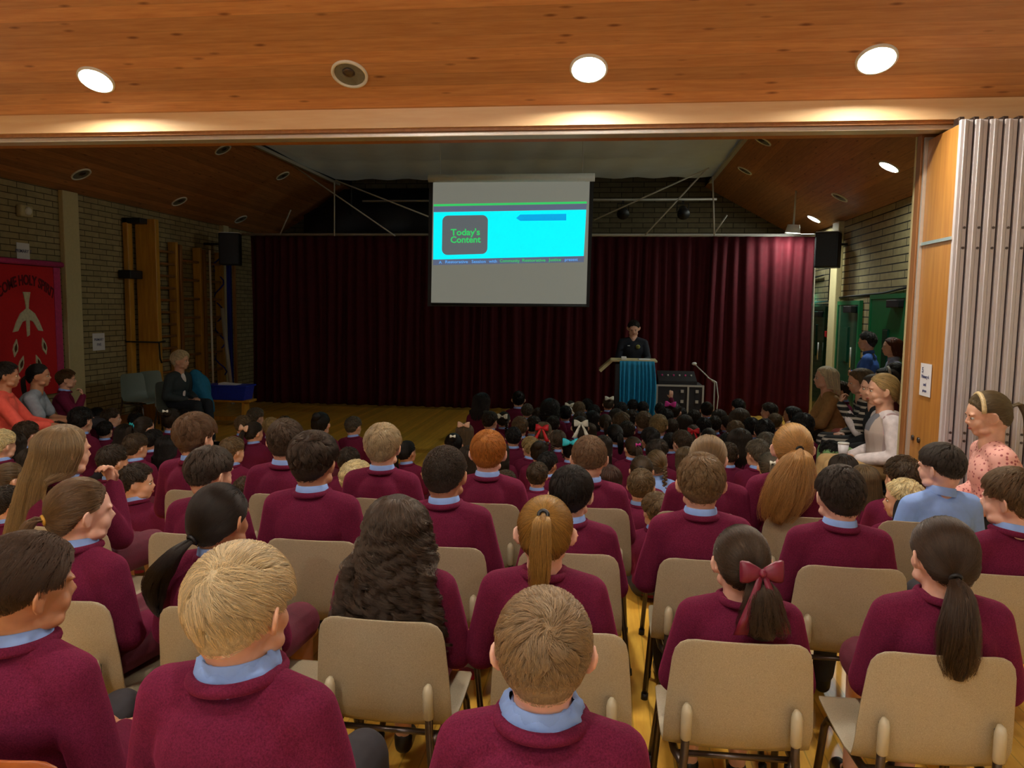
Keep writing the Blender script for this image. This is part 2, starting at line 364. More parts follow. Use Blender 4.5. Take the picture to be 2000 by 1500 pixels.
struct('trim_3', MB().box((xl2-.03, 5.5, zt-.06), (xl2+.03, 15.2, zt-.01)), M_rod)
struct('trim_4', MB().box((xr2-.03, 5.5, zt-.06), (xr2+.03, 15.2, zt-.01)), M_rod)
# cream pilasters on the side walls
struct('trim_5', MB().box((XL, 9.4, 0), (XL+.07, 9.7, ZE), bev=.01), M_cream)
struct('trim_6', MB().box((XR-.09, 13.0, 0), (XR, 13.35, ZE), bev=.01), M_cream)
struct('trim_7', MB().box((XL, 13.6, 0), (XL+.09, 13.8, ZE), bev=.01), M_cream)
struct('baseboard_left', MB().box((XL, 5.5, 0), (XL+.025, YB, .12)), M_jamb)
struct('baseboard_right', MB().box((XR-.025, 5.5, 0), (XR, YB, .12)), M_jamb)

# ------------------------------------------------------------------ downlights
E_near = emit('lamp_glass_near', (1.0, .93, .80, 1), LAMP_NEAR); E_far = emit('lamp_glass_far', (.93, 1.0, .90, 1), LAMP_FAR)
M_lampoff = plain('unlit_lamp_glass', srgb(120, 120, 112), .2)
def downlight(p, n, label, lit, r=.1, group=None):
    n = Vector(n).normalized(); root = empty('downlight', p); tag(root, label, 'ceiling light', group)
    root.rotation_euler = (-n).to_track_quat('-Z', 'Y').to_euler() if False else n.to_track_quat('Z', 'Y').to_euler()  # local -z looks into the room
    ring = MB(); k = 32; prof = [(r*1.16, .0), (r*1.16, -.012), (r*1.02, -.016), (r*.96, -.004), (r*.94, .0)]
    ring.loft([[(a*math.cos(2*math.pi*i/k), a*math.sin(2*math.pi*i/k), z) for i in range(k)] for a, z in prof], caps=False)
    ring.build('trim_ring', M_white, root, smooth=True)
    d = MB(); d.tube([(0, 0, -.002), (0, 0, -.006)], r*.955, 32); d.build('lamp_glass', {0: M_lampoff, 1: E_near, 2: E_far}[lit], root)
    if lit == 0:
        q = MB(); q.ball((0, r*.2, -.012), (r*.4, r*.4, .012)); q.build('bulb', M_steel, root, smooth=True)
    return root
ns = Vector((0, sl, 1)).normalized()
pn = Vector((0, BY, ZB))
for x, y, lit, lab in ((188, 155, 1, 'lit round downlight at the left end of the boarded slope'), (683, 144, 0, 'unlit round downlight with white ring on the boarded slope'),
                       (1150, 133, 1, 'lit round downlight near the middle of the boarded slope'), (1712, 115, 1, 'brightest round downlight above the folding partition')):
    p = at_plane(x, y, tuple(pn), tuple(ns)); downlight(p-np.array(ns)*.0, ns, lab, lit, .1)
for x, y, w_ in ((-2.2, 1.0, 'front left'), (-.3, 1.0, 'front middle'), (.9, 1.6, 'front right'), (-2.2, -1.5, 'rear left'), (.2, -1.5, 'rear right')):
    downlight((x, y, ZB+rise), (0, 0, 1), 'lit round downlight at the %s of the flat ceiling' % w_, 1, .1)
nr = ((zt-ZE)/(XR-xr2), 0, 1)
for x, y, lit, lab in ((1737, 325, 2, 'large bright downlight on the right slope nearest the partition'), (1590, 427, 2, 'small lit downlight on the right slope above the speaker'),
                       (1490, 275, 0, 'unlit downlight high on the right slope beside the pale panel'),
                       (1455, 333, 0, 'unlit downlight on the right slope near the panel corner'), (1640, 385, 0, 'unlit downlight on the right slope between two lit ones')):
    downlight(at_plane(x, y, (XR, 9, ZE), nr), nr, lab, lit, .11)
q = at_y(1548, 455, 12.85); dl = downlight(q, (.05, -.12, 1), 'bright drop spotlight just over the right end of the curtain', 2, .105)
MB().tube([(0, 0, .001), (0, 0, .13)], [.115, .09], 24).tube([(0, .0, .12), (.0, .05, .7)], .014, 8).build('lamp_housing', M_white, dl, smooth=True)
mk = MB(); mk.loft([[(x_/20*5.8-6.2, 15.5+.05*math.sin(x_*1.9), 2.9+h_*(min(4.12, 3.1+(x_/20*5.8+.85)*.588)-2.9)) for x_ in range(21)] for h_ in (0, .5, 1)], caps=False, closed_u=False); mo = mk.build('masking_curtain', M_black, smooth=True); tag(mo, 'black masking cloth hanging in the dark void above the left curtain', 'curtain'); mo.modifiers.new('t', 'SOLIDIFY').thickness = .01  # black sheet added as the shade in the gap above the curtains
for x_ in (-5.2, -3.0, -.8): MB().tube([(x_, 15.5, 3.6), (x_, 15.5, 4.51)], .02, 8).build('hanging_rod', M_black, mo, smooth=True)  # rods added only to carry the black sheet
nl = (-(zt-ZE)/(xl2-XL), 0, 1)
for x, y, lab in ((158, 340, 'unlit downlight on the left slope nearest the banner'), (350, 393, 'unlit downlight on the left slope above the wall bars'), (435, 292, 'unlit downlight high on the left slope near the beam'),
                  (552, 343, 'unlit downlight high on the left slope by the tie rods'), (470, 428, 'unlit downlight at the far end of the left slope')):
    downlight(at_plane(x, y, (XL, 9, ZE), nl), nl, lab, 0, .11)

# ------------------------------------------------------------------ tie rods, curtain rail, curtains
def rod(name, label, pts, r=.012, mat=M_rod, cat='tie rod', group=None):
    o = MB().tube(pts, r, 8).build(name, mat, smooth=True); tag(o, label, cat, group); return o
YC = 13.25
rod('curtain_rail', 'pale horizontal rail carrying the maroon curtains across the hall', [(-6.45, YC, 3.0), (XR-.02, YC, 3.0)], .022, cat='rail')
P = lambda x, y, Y: tuple(at_y(x, y, Y))
def trod(label, a, b, Y=YC-.1, Yb=None): return rod('tie_rod', label, [P(*a, Y), P(*b, Yb or Y)], .012, group=None)
trod('vertical tie rod left of the screen above the curtain rail', (653, 356), (653, 461))
trod('long sloping tie rod from the left slope down to the rail', (560, 315), (772, 461))
trod('shallow sloping tie rod passing behind the left side of the screen', (655, 352), (842, 425))
trod('short faint tie rod leaning left above the curtain rail', (568, 410), (547, 458))
trod('vertical tie rod right of the screen at the panel corner', (1392, 345), (1395, 461))
trod('steep sloping tie rod right of the screen ending on the rail', (1380, 330), (1260, 459))
trod('shallow sloping tie rod passing behind the right side of the screen', (1385, 328), (1160, 430))
trod('short tie rod leaning right above the right curtain', (1420, 420), (1396, 455))
rod('lighting_bar', 'thin horizontal bar holding two stage lights', [P(708, 393, 14.2), P(1400, 389, 14.2)], .018, cat='bar')
def stage_light(px, py, label):
    p = at_y(px, py, 14.2); r_ = empty('stage_light', p); tag(r_, label, 'stage light')
    MB().tube([(0, 0, -.09), (0, -.16, -.2)], [.07, .11], 16).build('lamp_body', M_black, r_, smooth=True)
    MB().tube([(-.1, 0, -.12), (-.1, 0, 0), (.1, 0, 0), (.1, 0, -.12)], .01, 8).build('bracket', M_black, r_, smooth=True)
    MB().box((-.02, -.02, -.01), (.02, .02, .05)).build('clamp', M_black, r_)
stage_light(1334, 398, 'black stage light hanging right of the screen'); stage_light(1217, 398, 'black stage light hanging just beside the screen edge')
def curtain(label, x0, x1, Y, z0=.03, z1=2.975, wave=.17, seed=1, sag=0):
    rng = random.Random(seed); n = int((x1-x0)/.022); rings = []; ph = [rng.uniform(0, 6) for _ in range(6)]
    for j in range(15):
        t = j/14; z = z1+(z0-z1)*t; row = []
        for i in range(n+1):
            x = x0+(x1-x0)*i/n
            a = math.sin(x*2*math.pi/wave+ph[0]+1.6*math.sin(x*1.9+ph[1])+.25*math.sin(t*2+x*3+ph[2])); b = math.sin(x*2*math.pi/(wave*2.7)+ph[3]+t*.6)
            row.append((x+.02*math.sin(t*3+x*5), Y+.05*a*(.6+.4*t)+.035*b*(.4+.8*t), z))
        rings.append(row)
    mb = MB(); mb.loft(rings, caps=False, closed_u=False)
    o = mb.build('stage_curtain', M_curtain, smooth=True); tag(o, label, 'curtain', None)
    s = o.modifiers.new('thick', 'SOLIDIFY'); s.thickness = .006; return o
curtain('maroon velvet stage curtain covering the left half of the stage', -6.28, -2.12, YC, seed=1)
curtain('maroon velvet stage curtain behind the screen and the speaker at the lectern', -2.17, 1.72, YC+.04, seed=2)
curtain('maroon velvet stage curtain at the right end, lit by the downlight', 1.66, 3.3, YC-.02, seed=3, wave=.2)
rod('curtain_batten', 'pale upright strip at the right edge of the stage curtain', [(3.36, YC-.02, 0.02), (3.3, YC-.02, 2.6)], .02, M_rod, 'batten')

# ------------------------------------------------------------------ projection screen
E_cyan = emit('slide_cyan', (0, .92, 1, 1), 1.15*SLIDE); E_green = emit('slide_green', (.04, .72, .16, 1), .9*SLIDE); E_grey = emit('slide_grey', (.13, .15, .16, 1), .9*SLIDE)
E_band = emit('slide_band', (.12, .15, .24, 1), .9*SLIDE); E_blue = emit('slide_blue', (.0, .42, .85, 1), 1.0*SLIDE); E_lblue = emit('slide_light_blue', (.12, .42, .95, 1), 1.0*SLIDE)
M_screen = emit('screen_fabric', (.56, .57, .48, 1), .17)  # projector spill put into the fabric as a faint glow
SY = 11.0
scr = empty('projection_screen', (-1.39, SY, 3.6)); tag(scr, 'white pull-down projection screen hanging in front of the curtains showing a cyan slide', 'projection screen')
def sp(x, y, off=0.0): q = at_y(x, y, SY-off); return (q[0]+1.39, q[1]-SY, q[2]-3.6)
def patch(name, quad, mat, off): # flat projected shape lying on the fabric
    mb = MB(); a = [mb.b.verts.new(sp(x, y, off)) for x, y in quad]; b = [mb.b.verts.new(sp(x, y, off-.002)) for x, y in quad]; k = len(a)
    mb.b.faces.new(a); mb.b.faces.new(b[::-1])
    for i in range(k): mb.b.faces.new((a[i], b[i], b[(i+1) % k], a[(i+1) % k]))
    return mb.build(name, mat, scr)
patch('fabric', [(846, 354), (1152, 352), (1145, 594), (842, 591)], M_screen, .0)
patch('black_border', [(838, 356), (1160, 356), (1151, 600), (835, 598)], M_black, -.01)
a, b = sp(838, 352), sp(1162, 350)
MB().tube([(a[0], -.03, a[2]+.02), (b[0], -.03, b[2]+.02)], .055, 14).build('roller_case', M_white, scr, smooth=True)
a, b = sp(843, 594), sp(1146, 598); MB().tube([(a[0], 0, a[2]), (b[0], 0, b[2])], .016, 10).build('weight_bar', M_black, scr, smooth=True)
for dx in (-1.0, 1.0): MB().tube([(dx, 0, .02), (dx, 0, .6)], .006, 6).build('hanging_wire', M_rod, scr)
patch('slide_line', [(847, 399), (1146, 393.5), (1146, 397.5), (847, 403)], E_green, .006)
patch('slide_band', [(847, 403.5), (1146, 398), (1145, 409), (847, 414)], E_band, .004)
patch('slide_footer', [(846, 507), (1141, 500), (1140, 512), (846, 518)], E_band, .004)
patch('slide_background', [(847, 414.5), (1145, 409.5), (1140, 500), (846, 507)], E_cyan, .006)
rr = []
for cx, cy, a0 in ((942, 431, -90), (941, 485, 0), (874, 487, 90), (875, 432, 180)):
    for k in range(7): an = math.radians(a0+15*k); rr.append((cx+11*math.cos(an), cy+11*math.sin(an)))
patch('slide_box', rr, E_grey, .009)
patch('slide_arrow', [(1008, 426), (1016, 419), (1106, 417.5), (1106, 430.5), (1016, 431.5)], E_blue, .009)
def stext(s, x, y, h, mat, w=None, rot=.015):
    q = sp(x, y, .012); M = Matrix.Translation(q) @ Matrix.Rotation(rot, 4, 'Y').inverted() @ Matrix.Rotation(R90, 4, 'X')
    o = text('slide_text', s, mat, scr, h, Matrix.Identity(4), .0005)
    if w: 
        xs = [v.co.x for v in o.data.vertices]; k = w/(max(xs)-min(xs)); o.data.transform(Matrix.Diagonal((k, 1, 1, 1)))
    o.data.transform(M); return o
px = 11/1520*1.0
stext("Today's", 909, 454, .125, E_green, 58*px); stext("Content", 909, 468.5, .125, E_green, 60*px)
for s, x0, x1, y, m in (('A', 857, 863, 512.5, E_lblue), ('Restorative', 869, 914, 511.5, E_lblue), ('Session', 921, 949, 511, E_lblue), ('with', 955, 971, 510.5, E_lblue), ('Community', 976, 1015, 509.5, E_green),
                     ('Restorative', 1020, 1065, 508.5, E_green), ('Justice', 1072, 1096, 507.5, E_green), ('present', 1103, 1128, 507, E_lblue)):
    stext(s, (x0+x1)/2, y, .058, m, (x1-x0)*px)

# ------------------------------------------------------------------ left wall
def lw(x, y, off=.02): q = at_x(x, y, XL+off); return q
ban = empty('banner', (XL+.03, 8.72, .75)); tag(ban, 'red felt banner with a white dove and flames hanging on the brick wall', 'banner')
def bq(y0, y1, z0, z1, t0, t1): return ((t0, y0-8.72, z0-.75), (t1, y1-8.72, z1-.75))
MB().box(*bq(7.95, 9.3, .6, 2.2, 0, .012)).build('cloth', M_red, ban)
MB().tube([(.03, 7.85-8.72, 2.24-.75), (.03, 9.34-8.72, 2.24-.75)], .035, 12).build('pole', M_pinkfab, ban, smooth=True)
MB().box(*bq(9.2, 9.32, .6, 2.2, .0, .02)).build('side_fringe', M_pinkfab, ban); MB().box(*bq(7.93, 8.02, .6, 2.2, .0, .02)).build('side_fringe', M_pinkfab, ban)
def shape(name, pts, mat, t=.012, th=.01): return MB().prism([(y, z) for y, z in pts], 0, t, t+th).build(name, mat, ban)
dz = .79
dove = [(-.06, .34), (.06, .34), (.03, .22), (.02, .14), (.12, .08), (.19, -.02), (.25, -.14), (.17, -.13), (.09, -.02), (.03, .0), (.02, -.18), (-.02, -.2), (-.03, .0), (-.09, -.02), (-.17, -.13), (-.25, -.14), (-.19, -.02), (-.12, .08), (-.02, .14), (-.03, .22)]
shape('dove', [(y+.0, z+dz) for y, z in dove], M_felt_white)
for fy, fz, an in ((-.22, .46, 12), (.26, .46, -14), (-.14, .26, 22), (.15, .26, -22), (.01, .14, 0)):
    c, s_ = math.cos(math.radians(an)), math.sin(math.radians(an)); L_ = [(0, .11), (.035, .03), (.04, -.03), (0, -.11), (-.04, -.03), (-.035, .03)]
    f_ = shape('flame', [(fy+y*c+z*s_, fz-y*s_+z*c) for y, z in L_], M_felt_white)
    shape('flame_core', [(fy+.5*(y*c+z*s_), fz+.5*(-y*s_+z*c)) for y, z in L_], M_brownfelt, .022, .004)
text('banner_text', 'COME HOLY SPIRIT', M_maroonfelt, ban, .17, Matrix.Translation((.014, .02, 1.27)) @ Matrix.Rotation(R90, 4, 'Z') @ Matrix.Rotation(R90, 4, 'X') @ Matrix.Diagonal((.66, 1, 1, 1)), .003, bend=1.5)
def notice(name, loc, w, h, label, lines, axis='x', sgn=1):
    r_ = empty(name, loc); tag(r_, label, 'notice')
    if axis == 'x': MB().box((0, -w/2, -h/2), (sgn*.004, w/2, h/2)).build('sheet', M_paper, r_); M = Matrix.Rotation(R90*sgn, 4, 'Z') @ Matrix.Rotation(R90, 4, 'X')
    for s, dzz, size in lines: text('notice_text', s, M_ink, r_, size, Matrix.Translation((sgn*.006, 0, dzz)) @ M, .0005)
notice('paper_notice', (XL+.002, 8.75, 2.37), .21, .2, 'white paper notice on the brick wall above the red banner', [('PRIMARY 7', .0, .055)])
notice('paper_notice', (XL+.002, 10.1, 1.22), .26, .24, 'white paper notice on the bricks between the pilaster and the wall bars', [('PRIMARY', .03, .05), ('FIVE', -.04, .05)])
al = empty('alarm_sounder', (XL, 8.76, 2.85)); tag(al, 'cream wall-mounted alarm sounder high above the banner', 'alarm'); MB().box((0, -.1, -.07), (.08, .1, .07), bev=.02).build('housing', M_cream, al, smooth=True); MB().ball((.09, 0, 0), (.03, .05, .05)).build('lens', M_white, al, smooth=True)
# climbing frame and wall bars
fr = empty('gym_apparatus', (XL, 11.0, 0)); tag(fr, 'tall yellow timber gym frame folded against the brick wall', 'gym apparatus')
MB().box((.1, -.12, .02), (.42, -.02, 3.0), bev=.01).build('upright', M_bars, fr); MB().box((.02, -.3, .3), (.1, -.18, 3.0), bev=.01).build('upright', M_bars, fr); MB().box((.05, .02, .02), (.12, .16, 3.0), bev=.01).build('upright', M_bars, fr)
MB().box((.01, -.42, 2.12), (.2, -.1, 2.24), bev=.01).build('hinge_bracket', M_black, fr); MB().box((.01, -.3, 2.92), (.3, .1, 3.0), bev=.01).build('hinge_bracket', M_black, fr)
MB().tube([(.02, -.32, 1.2), (.44, -.16, 1.19), (.44, .02, 1.2)], .012, 8).tube([(.44, -.14, 1.19), (.45, -.14, .95), (.45, -.1, .88)], .012, 8).build('strap', M_black, fr, smooth=True)
for k, (y0, lab) in enumerate(((11.25, 'wall bars with thick rungs nearest the tall gym frame'), (12.0, 'middle bay of wall bars beside the white pole'), (12.75, 'far bay of wall bars next to the blue climbing rope'))):
    wb = empty('wall_bars', (XL, y0, 0)); tag(wb, lab, 'wall bars')
    for yy in (0, .62): MB().box((.02, yy, .1), (.16, yy+.07, 2.75-.03*k), bev=.008).build('upright', M_bars if yy else M_barsd, wb)
    for j in range(13 if k == 0 else 8): MB().tube([(.12, .03, .3+j*(.19 if k == 0 else .31)), (.12, .66, .3+j*(.19 if k == 0 else .31))], .02, 10).build('rung', M_barsd, wb, smooth=True)
rod('steel_pole', 'thin white pole standing upright against the wall bars', [(XL+.35, 12.6, .02), (XL+.3, 12.68, 2.68)], .018, M_white, 'pole')
rp = empty('climbing_rope', (XL+.3, 13.35, 0)); tag(rp, 'blue webbing and cords hanging beside the far wall bars', 'climbing rope')
MB().box((-.03, -.04, .1), (.03, .04, 2.9)).build('webbing', M_bluerope, rp)
MB().tube([(-.2+.12*math.sin(t*.9), .05*math.cos(t), 2.8-t*.075) for t in range(34)], .013, 6).build('cord', M_bluerope, rp, smooth=True)
MB().box((.06, .0, .1), (.1, .06, 2.9)).build('timber_post', M_barsd, rp)
def speaker(p, rz, label, tilt=0):
    r_ = empty('loudspeaker', p, rz); tag(r_, label, 'loudspeaker')
    MB().box((-.17, -.15, -.27), (.17, .15, .27), bev=.015).build('cabinet', M_black, r_); MB().box((-.15, -.165, -.25), (.15, -.15, .25), bev=.005).build('grille', M_blackcase, r_)
    MB().box((-.17, -.1, .27), (.17, .12, .285)).build('top_plate', M_track, r_); w_ = Matrix.Rotation(-rz, 3, 'Z') @ (Vector((XL if p[0] < 0 else XR, p[1]+.1, p[2]+.1))-Vector(p)); MB().tube([(0, .13, .1), w_], .02, 8).build('bracket', M_black, r_)
    return r_
speaker(tuple(at_y(450, 487, 12.95)), .3, 'black loudspeaker hanging at the left end of the curtain'); speaker(tuple(at_y(1617, 489, 12.7)), -.45, 'black loudspeaker on a bracket high on the right brick wall')
rod('leaning_plank', 'thin grey plank leaning between the brick wall and the curtain', [(-6.5, 12.9, .02), (-6.66, 12.9, 1.7)], (.035), M_rod, 'plank')
# two grey chairs, bench and blue box built with the furniture below

# ------------------------------------------------------------------ right wall
def door(i, y0, y1, zt_, mat, extra=True):
    g = MB().box((XR-.05, y0-.06, 0), (XR, y0, zt_+.06)).box((XR-.05, y1, 0), (XR, y1+.06, zt_+.06)).box((XR-.05, y0, zt_), (XR, y1, zt_+.06))
    d = struct('door_%d' % i, MB().box((XR-.04, y0, .01), (XR-.005, y1, zt_), bev=.003), mat)
    g.build('door_frame', M_green if i != 1 else M_greend, d)
    if extra: MB().box((XR-.06, (y0+y1)/2-.1, 1.0), (XR-.035, (y0+y1)/2+.12, 1.55), bev=.02).build('glass', M_greend, d)
    MB().box((XR-.12, y0+.1, zt_-.12), (XR-.04, y0+.5, zt_-.02), bev=.01).build('door_closer', M_black, d)
    MB().tube([(XR-.09, y0+.1, .95), (XR-.09, y0+.1, 1.25)], .012, 8).build('door_handle', M_track, d, smooth=True)
door(1, 13.75, 14.8, 1.8, M_greend); door(2, 11.95, 12.95, 1.88, M_greend); door(3, 10.1, 11.4, 1.95, M_green)
ex = empty('exit_sign', (XR, 14.6, 1.98)); tag(ex, 'glowing green exit sign on the wall by the curtain', 'exit sign')
MB().box((-.26, -.03, -.11), (0, .03, .11), bev=.006).build('housing', M_green, ex)
E_exit = emit('exit_green', (.05, .75, .5, 1), 1.6); E_exitw = emit('exit_white', (.8, 1, .95, 1), 1.8)
MB().box((-.25, -.036, -.09), (-.01, -.03, .09)).build('lit_panel', E_exit, ex)
MB().box((-.12, -.039, -.02), (-.03, -.036, .02)).prism([(-.2, -.0), (-.12, .05), (-.12, -.05)], 1, -.039, -.036).box((-.24, -.039, -.07), (-.21, -.036, .07)).build('arrow', E_exitw, ex)
cp = MB().box((XR-.05, 13.55, 1.35), (XR, 13.65, 1.45), bev=.006).build('call_point', M_red); tag(cp, 'small red fire call point on the bricks by the far green door', 'call point')
cb = MB().tube([(XR-.02, 15.5, 1.93), (XR-.02, 13.6, 1.95), (XR-.02, 13.0, 2.0), (XR-.02, 11.0, 2.03), (XR-.02, 9.8, 2.1)], .014, 6).tube([(XR-.02, 13.62, 1.95), (XR-.02, 13.6, 3.0)], .014, 6).tube([(XR-.02, 15.4, 2.35), (XR-.02, 14.0, 2.4)], .012, 6).build('wall_cable', M_black, smooth=True); tag(cb, 'black cable run along the bricks above the green doors', 'cable')

# ------------------------------------------------------------------ folding partition stacked at the right
pt = empty('folding_partition', (2.05, 5.02, 0)); tag(pt, 'stacked folding partition of timber panels with grey metal edges', 'folding partition')
M_stackedge = M_alu
def panel(i, x, w, y0, y1, first=False):
    MB().box((x, y0+.02, .03), (x+w, y1-.02, 2.88), bev=.003).build('panel', M_vneer, pt)
    MB().box((x-.004, y0-.012, .02), (x+w*.50, y0+.02, 2.9), bev=.004).box((x+w*.56, y0, .02), (x+w*.86, y0+.02, 2.9), bev=.003).box((x+w*.2, y0-.02, .02), (x+w*.26, y0-.012, 2.9)).build('edge_profile', M_alu, pt)
    MB().box((x+w*.9, y0+.005, .02), (x+w*.995, y0+.03, 2.9)).build('seal', M_aludark, pt)
    for zz in (.98, 1.03, 2.15, 2.27): MB().tube([(x+w*.7, y0-.006, zz), (x+w*.7, y0+.01, zz)], .008, 10).build('rivet', M_steel, pt)
    MB().tube([(x+w*.3, y0-.02, .74), (x+w*.3, y0, .74)], .013, 12).build('bolt', M_steel, pt)
    MB().box((x+w*.1, y0+.05, 2.88), (x+w*.5, y0+.13, 2.93), bev=.005).build('roller', M_steel, pt)
for i in range(11): panel(i, .0+.082*i, .08, 0.0+.0*i, .49)
MB().box((-.012, .005, 2.2), (-.002, .47, 2.22)).build('cross_strip', M_track, pt)
MB().box((-.02, .472, .02), (.3, .492, 2.9)).build('end_strip', M_track, pt)
MB().box((-.03, .505, .02), (.35, .58, 2.93), bev=.005).build('end_jamb', M_jamb, pt)
MB().box((-.03, .59, .02), (-.0, .61, 2.93)).build('pale_edge', M_cream, pt)
for yy in (.31, .41): MB().tube([(-.004, yy, .93), (-.012, yy, .93)], .018, 14).build('lock_socket', M_steel, pt, smooth=True)
nt = empty('paper_notice', (2.045, 5.28, 1.33)); tag(nt, 'white handwritten paper notice taped to the timber partition end', 'notice')
MB().box((-.003, -.085, -.105), (0, .085, .105)).build('sheet', M_paper, nt)
for s, yy, zz, sz in (('5', .045, .06, .05), ('Primary 6', 0, .02, .03), ('and', 0, -.03, .03), ('Mr Keenan', 0, -.07, .026)):
    text('notice_text', s if 'Mr' not in s else 'please', M_ink, nt, sz, Matrix.Translation((-.005, yy, zz)) @ Matrix.Rotation(-R90, 4, 'Z') @ Matrix.Rotation(R90, 4, 'X'), .0005)
# ================================================================== people: continuous bodies grown from joints, then clothed
def V3(*a): return Vector(a)
def remesh(name, mb, mat, vox, smooth=5, wrinkle=0, seed=0):
    me = bpy.data.meshes.new(name); mb.b.to_mesh(me); mb.b.free()
    o = bpy.data.objects.new(name, me); C.objects.link(o)
    m = o.modifiers.new('r', 'REMESH'); m.mode = 'VOXEL'; m.voxel_size = vox; m.adaptivity = 0
    s = o.modifiers.new('s', 'SMOOTH'); s.factor = .5; s.iterations = smooth
    dg = bpy.context.evaluated_depsgraph_get(); r = bpy.data.meshes.new_from_object(o.evaluated_get(dg))
    bpy.data.objects.remove(o); bpy.data.meshes.remove(me); r.name = name
    if wrinkle:
        n = len(r.vertices); co = np.empty(n*3); r.vertices.foreach_get('co', co); co = co.reshape(-1, 3)
        no = np.empty(n*3); r.vertices.foreach_get('normal', no); no = no.reshape(-1, 3); rs = np.random.RandomState(seed)
        d = np.zeros(n)
        for k in range(7):
            w = rs.normal(size=3)*np.array([1, 1, 1.5]); w = w/np.linalg.norm(w)*rs.uniform(14, 42); d += np.sin(co@w+rs.uniform(0, 6)+1.5*np.sin(co@(w[::-1]*.5)))*rs.uniform(.4, 1)
        co += no*(d*wrinkle/3)[:, None]; r.vertices.foreach_set('co', co.ravel())
    r.materials.clear(); r.materials.append(mat); r.shade_smooth(); r.update(); return r
def cap(mb, a, b, r0, r1, seg=12):
    a, b = Vector(a), Vector(b); mb.tube([a, b], [r0, r1], seg); mb.ball(a, r0, seg=seg); mb.ball(b, r1, seg=seg)
def chain(mb, pts, rs, seg=12):
    for i in range(len(pts)-1): cap(mb, pts[i], pts[i+1], rs[i], rs[i+1], seg)
def hand(mb, w, d, up, s=1.0, curl=.5, k=1):
    """palm, four unequal bent fingers and a thumb from the side of the palm; w wrist, d pointing direction, up back-of-hand normal"""
    d = Vector(d).normalized(); up = Vector(up); up = (up-d*up.dot(d)).normalized(); x = d.cross(up)*k; w = Vector(w)
    L = .085*s
    for t in (-.026, -.009, .009, .026): cap(mb, w+x*t*.6*s, w+d*L+x*t*s, .014*s, .0105*s, 8)
    for t, l in ((-.03, .058), (-.010, .072), (.011, .068), (.031, .052)):
        a = w+d*L*.95+x*t*s; b = a+(d*math.cos(curl)-up*math.sin(curl))*l*.5*s; c = b+(d*math.cos(curl*2.2)-up*math.sin(curl*2.2))*l*.5*s
        chain(mb, [a, b, c], [.0092*s, .0085*s, .0072*s], 8)
    a = w+d*L*.3-x*.025*s; b = a+(d*.55-x*.75-up*.25).normalized()*.035*s; c = b+(d*.9-x*.3-up*.3).normalized()*.03*s; chain(mb, [a, b, c], [.012*s, .010*s, .008*s], 8)
HEADC = Vector((0, -.01, .015))
class Head:
    """ellipsoid head in its own frame (+y looks forward, +z up); k = size"""
    def __init__(s, M, k=1.0, ears=1): s.M = M; s.k = k; s.R = M.to_3x3().normalized()
    def p(s, *a): return s.M @ (Vector(a)*s.k)
    def prims(s, mb, fine=True):
        R_ = s.R; k = s.k
        B = lambda c, r, seg=20: mb.ball(s.p(*c), (r[0]*k, r[1]*k, r[2]*k), seg=seg, rot=R_)
        B((0, -.01, .015), (.0765, .096, .090), 32); B((0, -.022, -.018), (.076, .080, .066), 24); B((0, -.03, -.055), (.060, .058, .05), 20)
        B((0, .030, -.03), (.060, .058, .072)); B((0, .040, -.080), (.036, .040, .026)); B((0, .066, -.040), (.036, .024, .036))
        for sg in (-1, 1):
            B((sg*.036, .050, -.034), (.026, .028, .028), 12); B((sg*.045, .03, -.072), (.022, .035, .02), 12)
            if fine:
                B((sg*.028, .074, .018), (.026, .014, .008), 12)   # brow
                ear = [(.072, .012, .004), (.083, .002, .014), (.095, -.012, .012), (.100, -.020, -.004), (.096, -.019, -.022), (.086, -.008, -.036), (.075, .004, -.040)]
                chain(mb, [s.p(sg*a, b, c) for a, b, c in ear], [.0045*k, .005*k, .0055*k, .0055*k, .0055*k, .0062*k, .005*k], 8)
                mb.ball(s.p(sg*.084, -.004, -.012), (.0065*k, .018*k, .024*k), seg=12, rot=R_ @ Matrix.Rotation(sg*math.radians(38), 3, 'Z'))
            else: mb.ball(s.p(sg*.086, -.006, -.012), (.009*k, .019*k, .028*k), seg=10, rot=R_ @ Matrix.Rotation(sg*math.radians(40), 3, 'Z'))
        chain(mb, [s.p(0, .084, .004), s.p(0, .0985, -.020), s.p(0, .093, -.026)], [.006*k, .0078*k, .0065*k], 8)
        for sg in (-1, 1): mb.ball(s.p(sg*.009, .090, -.027), .0065*k, seg=8)
        mb.tube([s.p(-.019, .078, -.052), s.p(0, .087, -.052), s.p(.019, .078, -.052)], .0042*k, 8); mb.tube([s.p(-.017, .076, -.060), s.p(0, .086, -.061), s.p(.017, .076, -.060)], .005*k, 8)
    def face_parts(s, root):
        k = s.k
        for sg in (-1, 1):
            MB().tube([s.p(sg*.016, .082, .013), s.p(sg*.028, .0845, .0165), s.p(sg*.042, .075, .012)], [.0022*k, .003*k, .0014*k], 6).build('eyebrow', M_iris, root, smooth=True)
            e = MB().ball(s.p(sg*.029, .0715, -.002), (.0125*k, .0105*k, .0068*k), seg=12, rot=s.R).build('eye', M_eye, root, smooth=True)
            MB().ball(s.p(sg*.0285, .0795, -.002), (.0062*k, .004*k, .0062*k), seg=10, rot=s.R).build('iris', M_iris, e, smooth=True)
        MB().tube([s.p(-.018, .0815, -.054), s.p(-.006, .0905, -.0535), s.p(.006, .0905, -.0535), s.p(.018, .0815, -.054)], [.0015*k, .0038*k, .0038*k, .0015*k], 8).ball(s.p(0, .0895, -.0585), (.011*k, .0036*k, .0034*k), seg=10, rot=s.R).build('lips', M_lip, root, smooth=True)

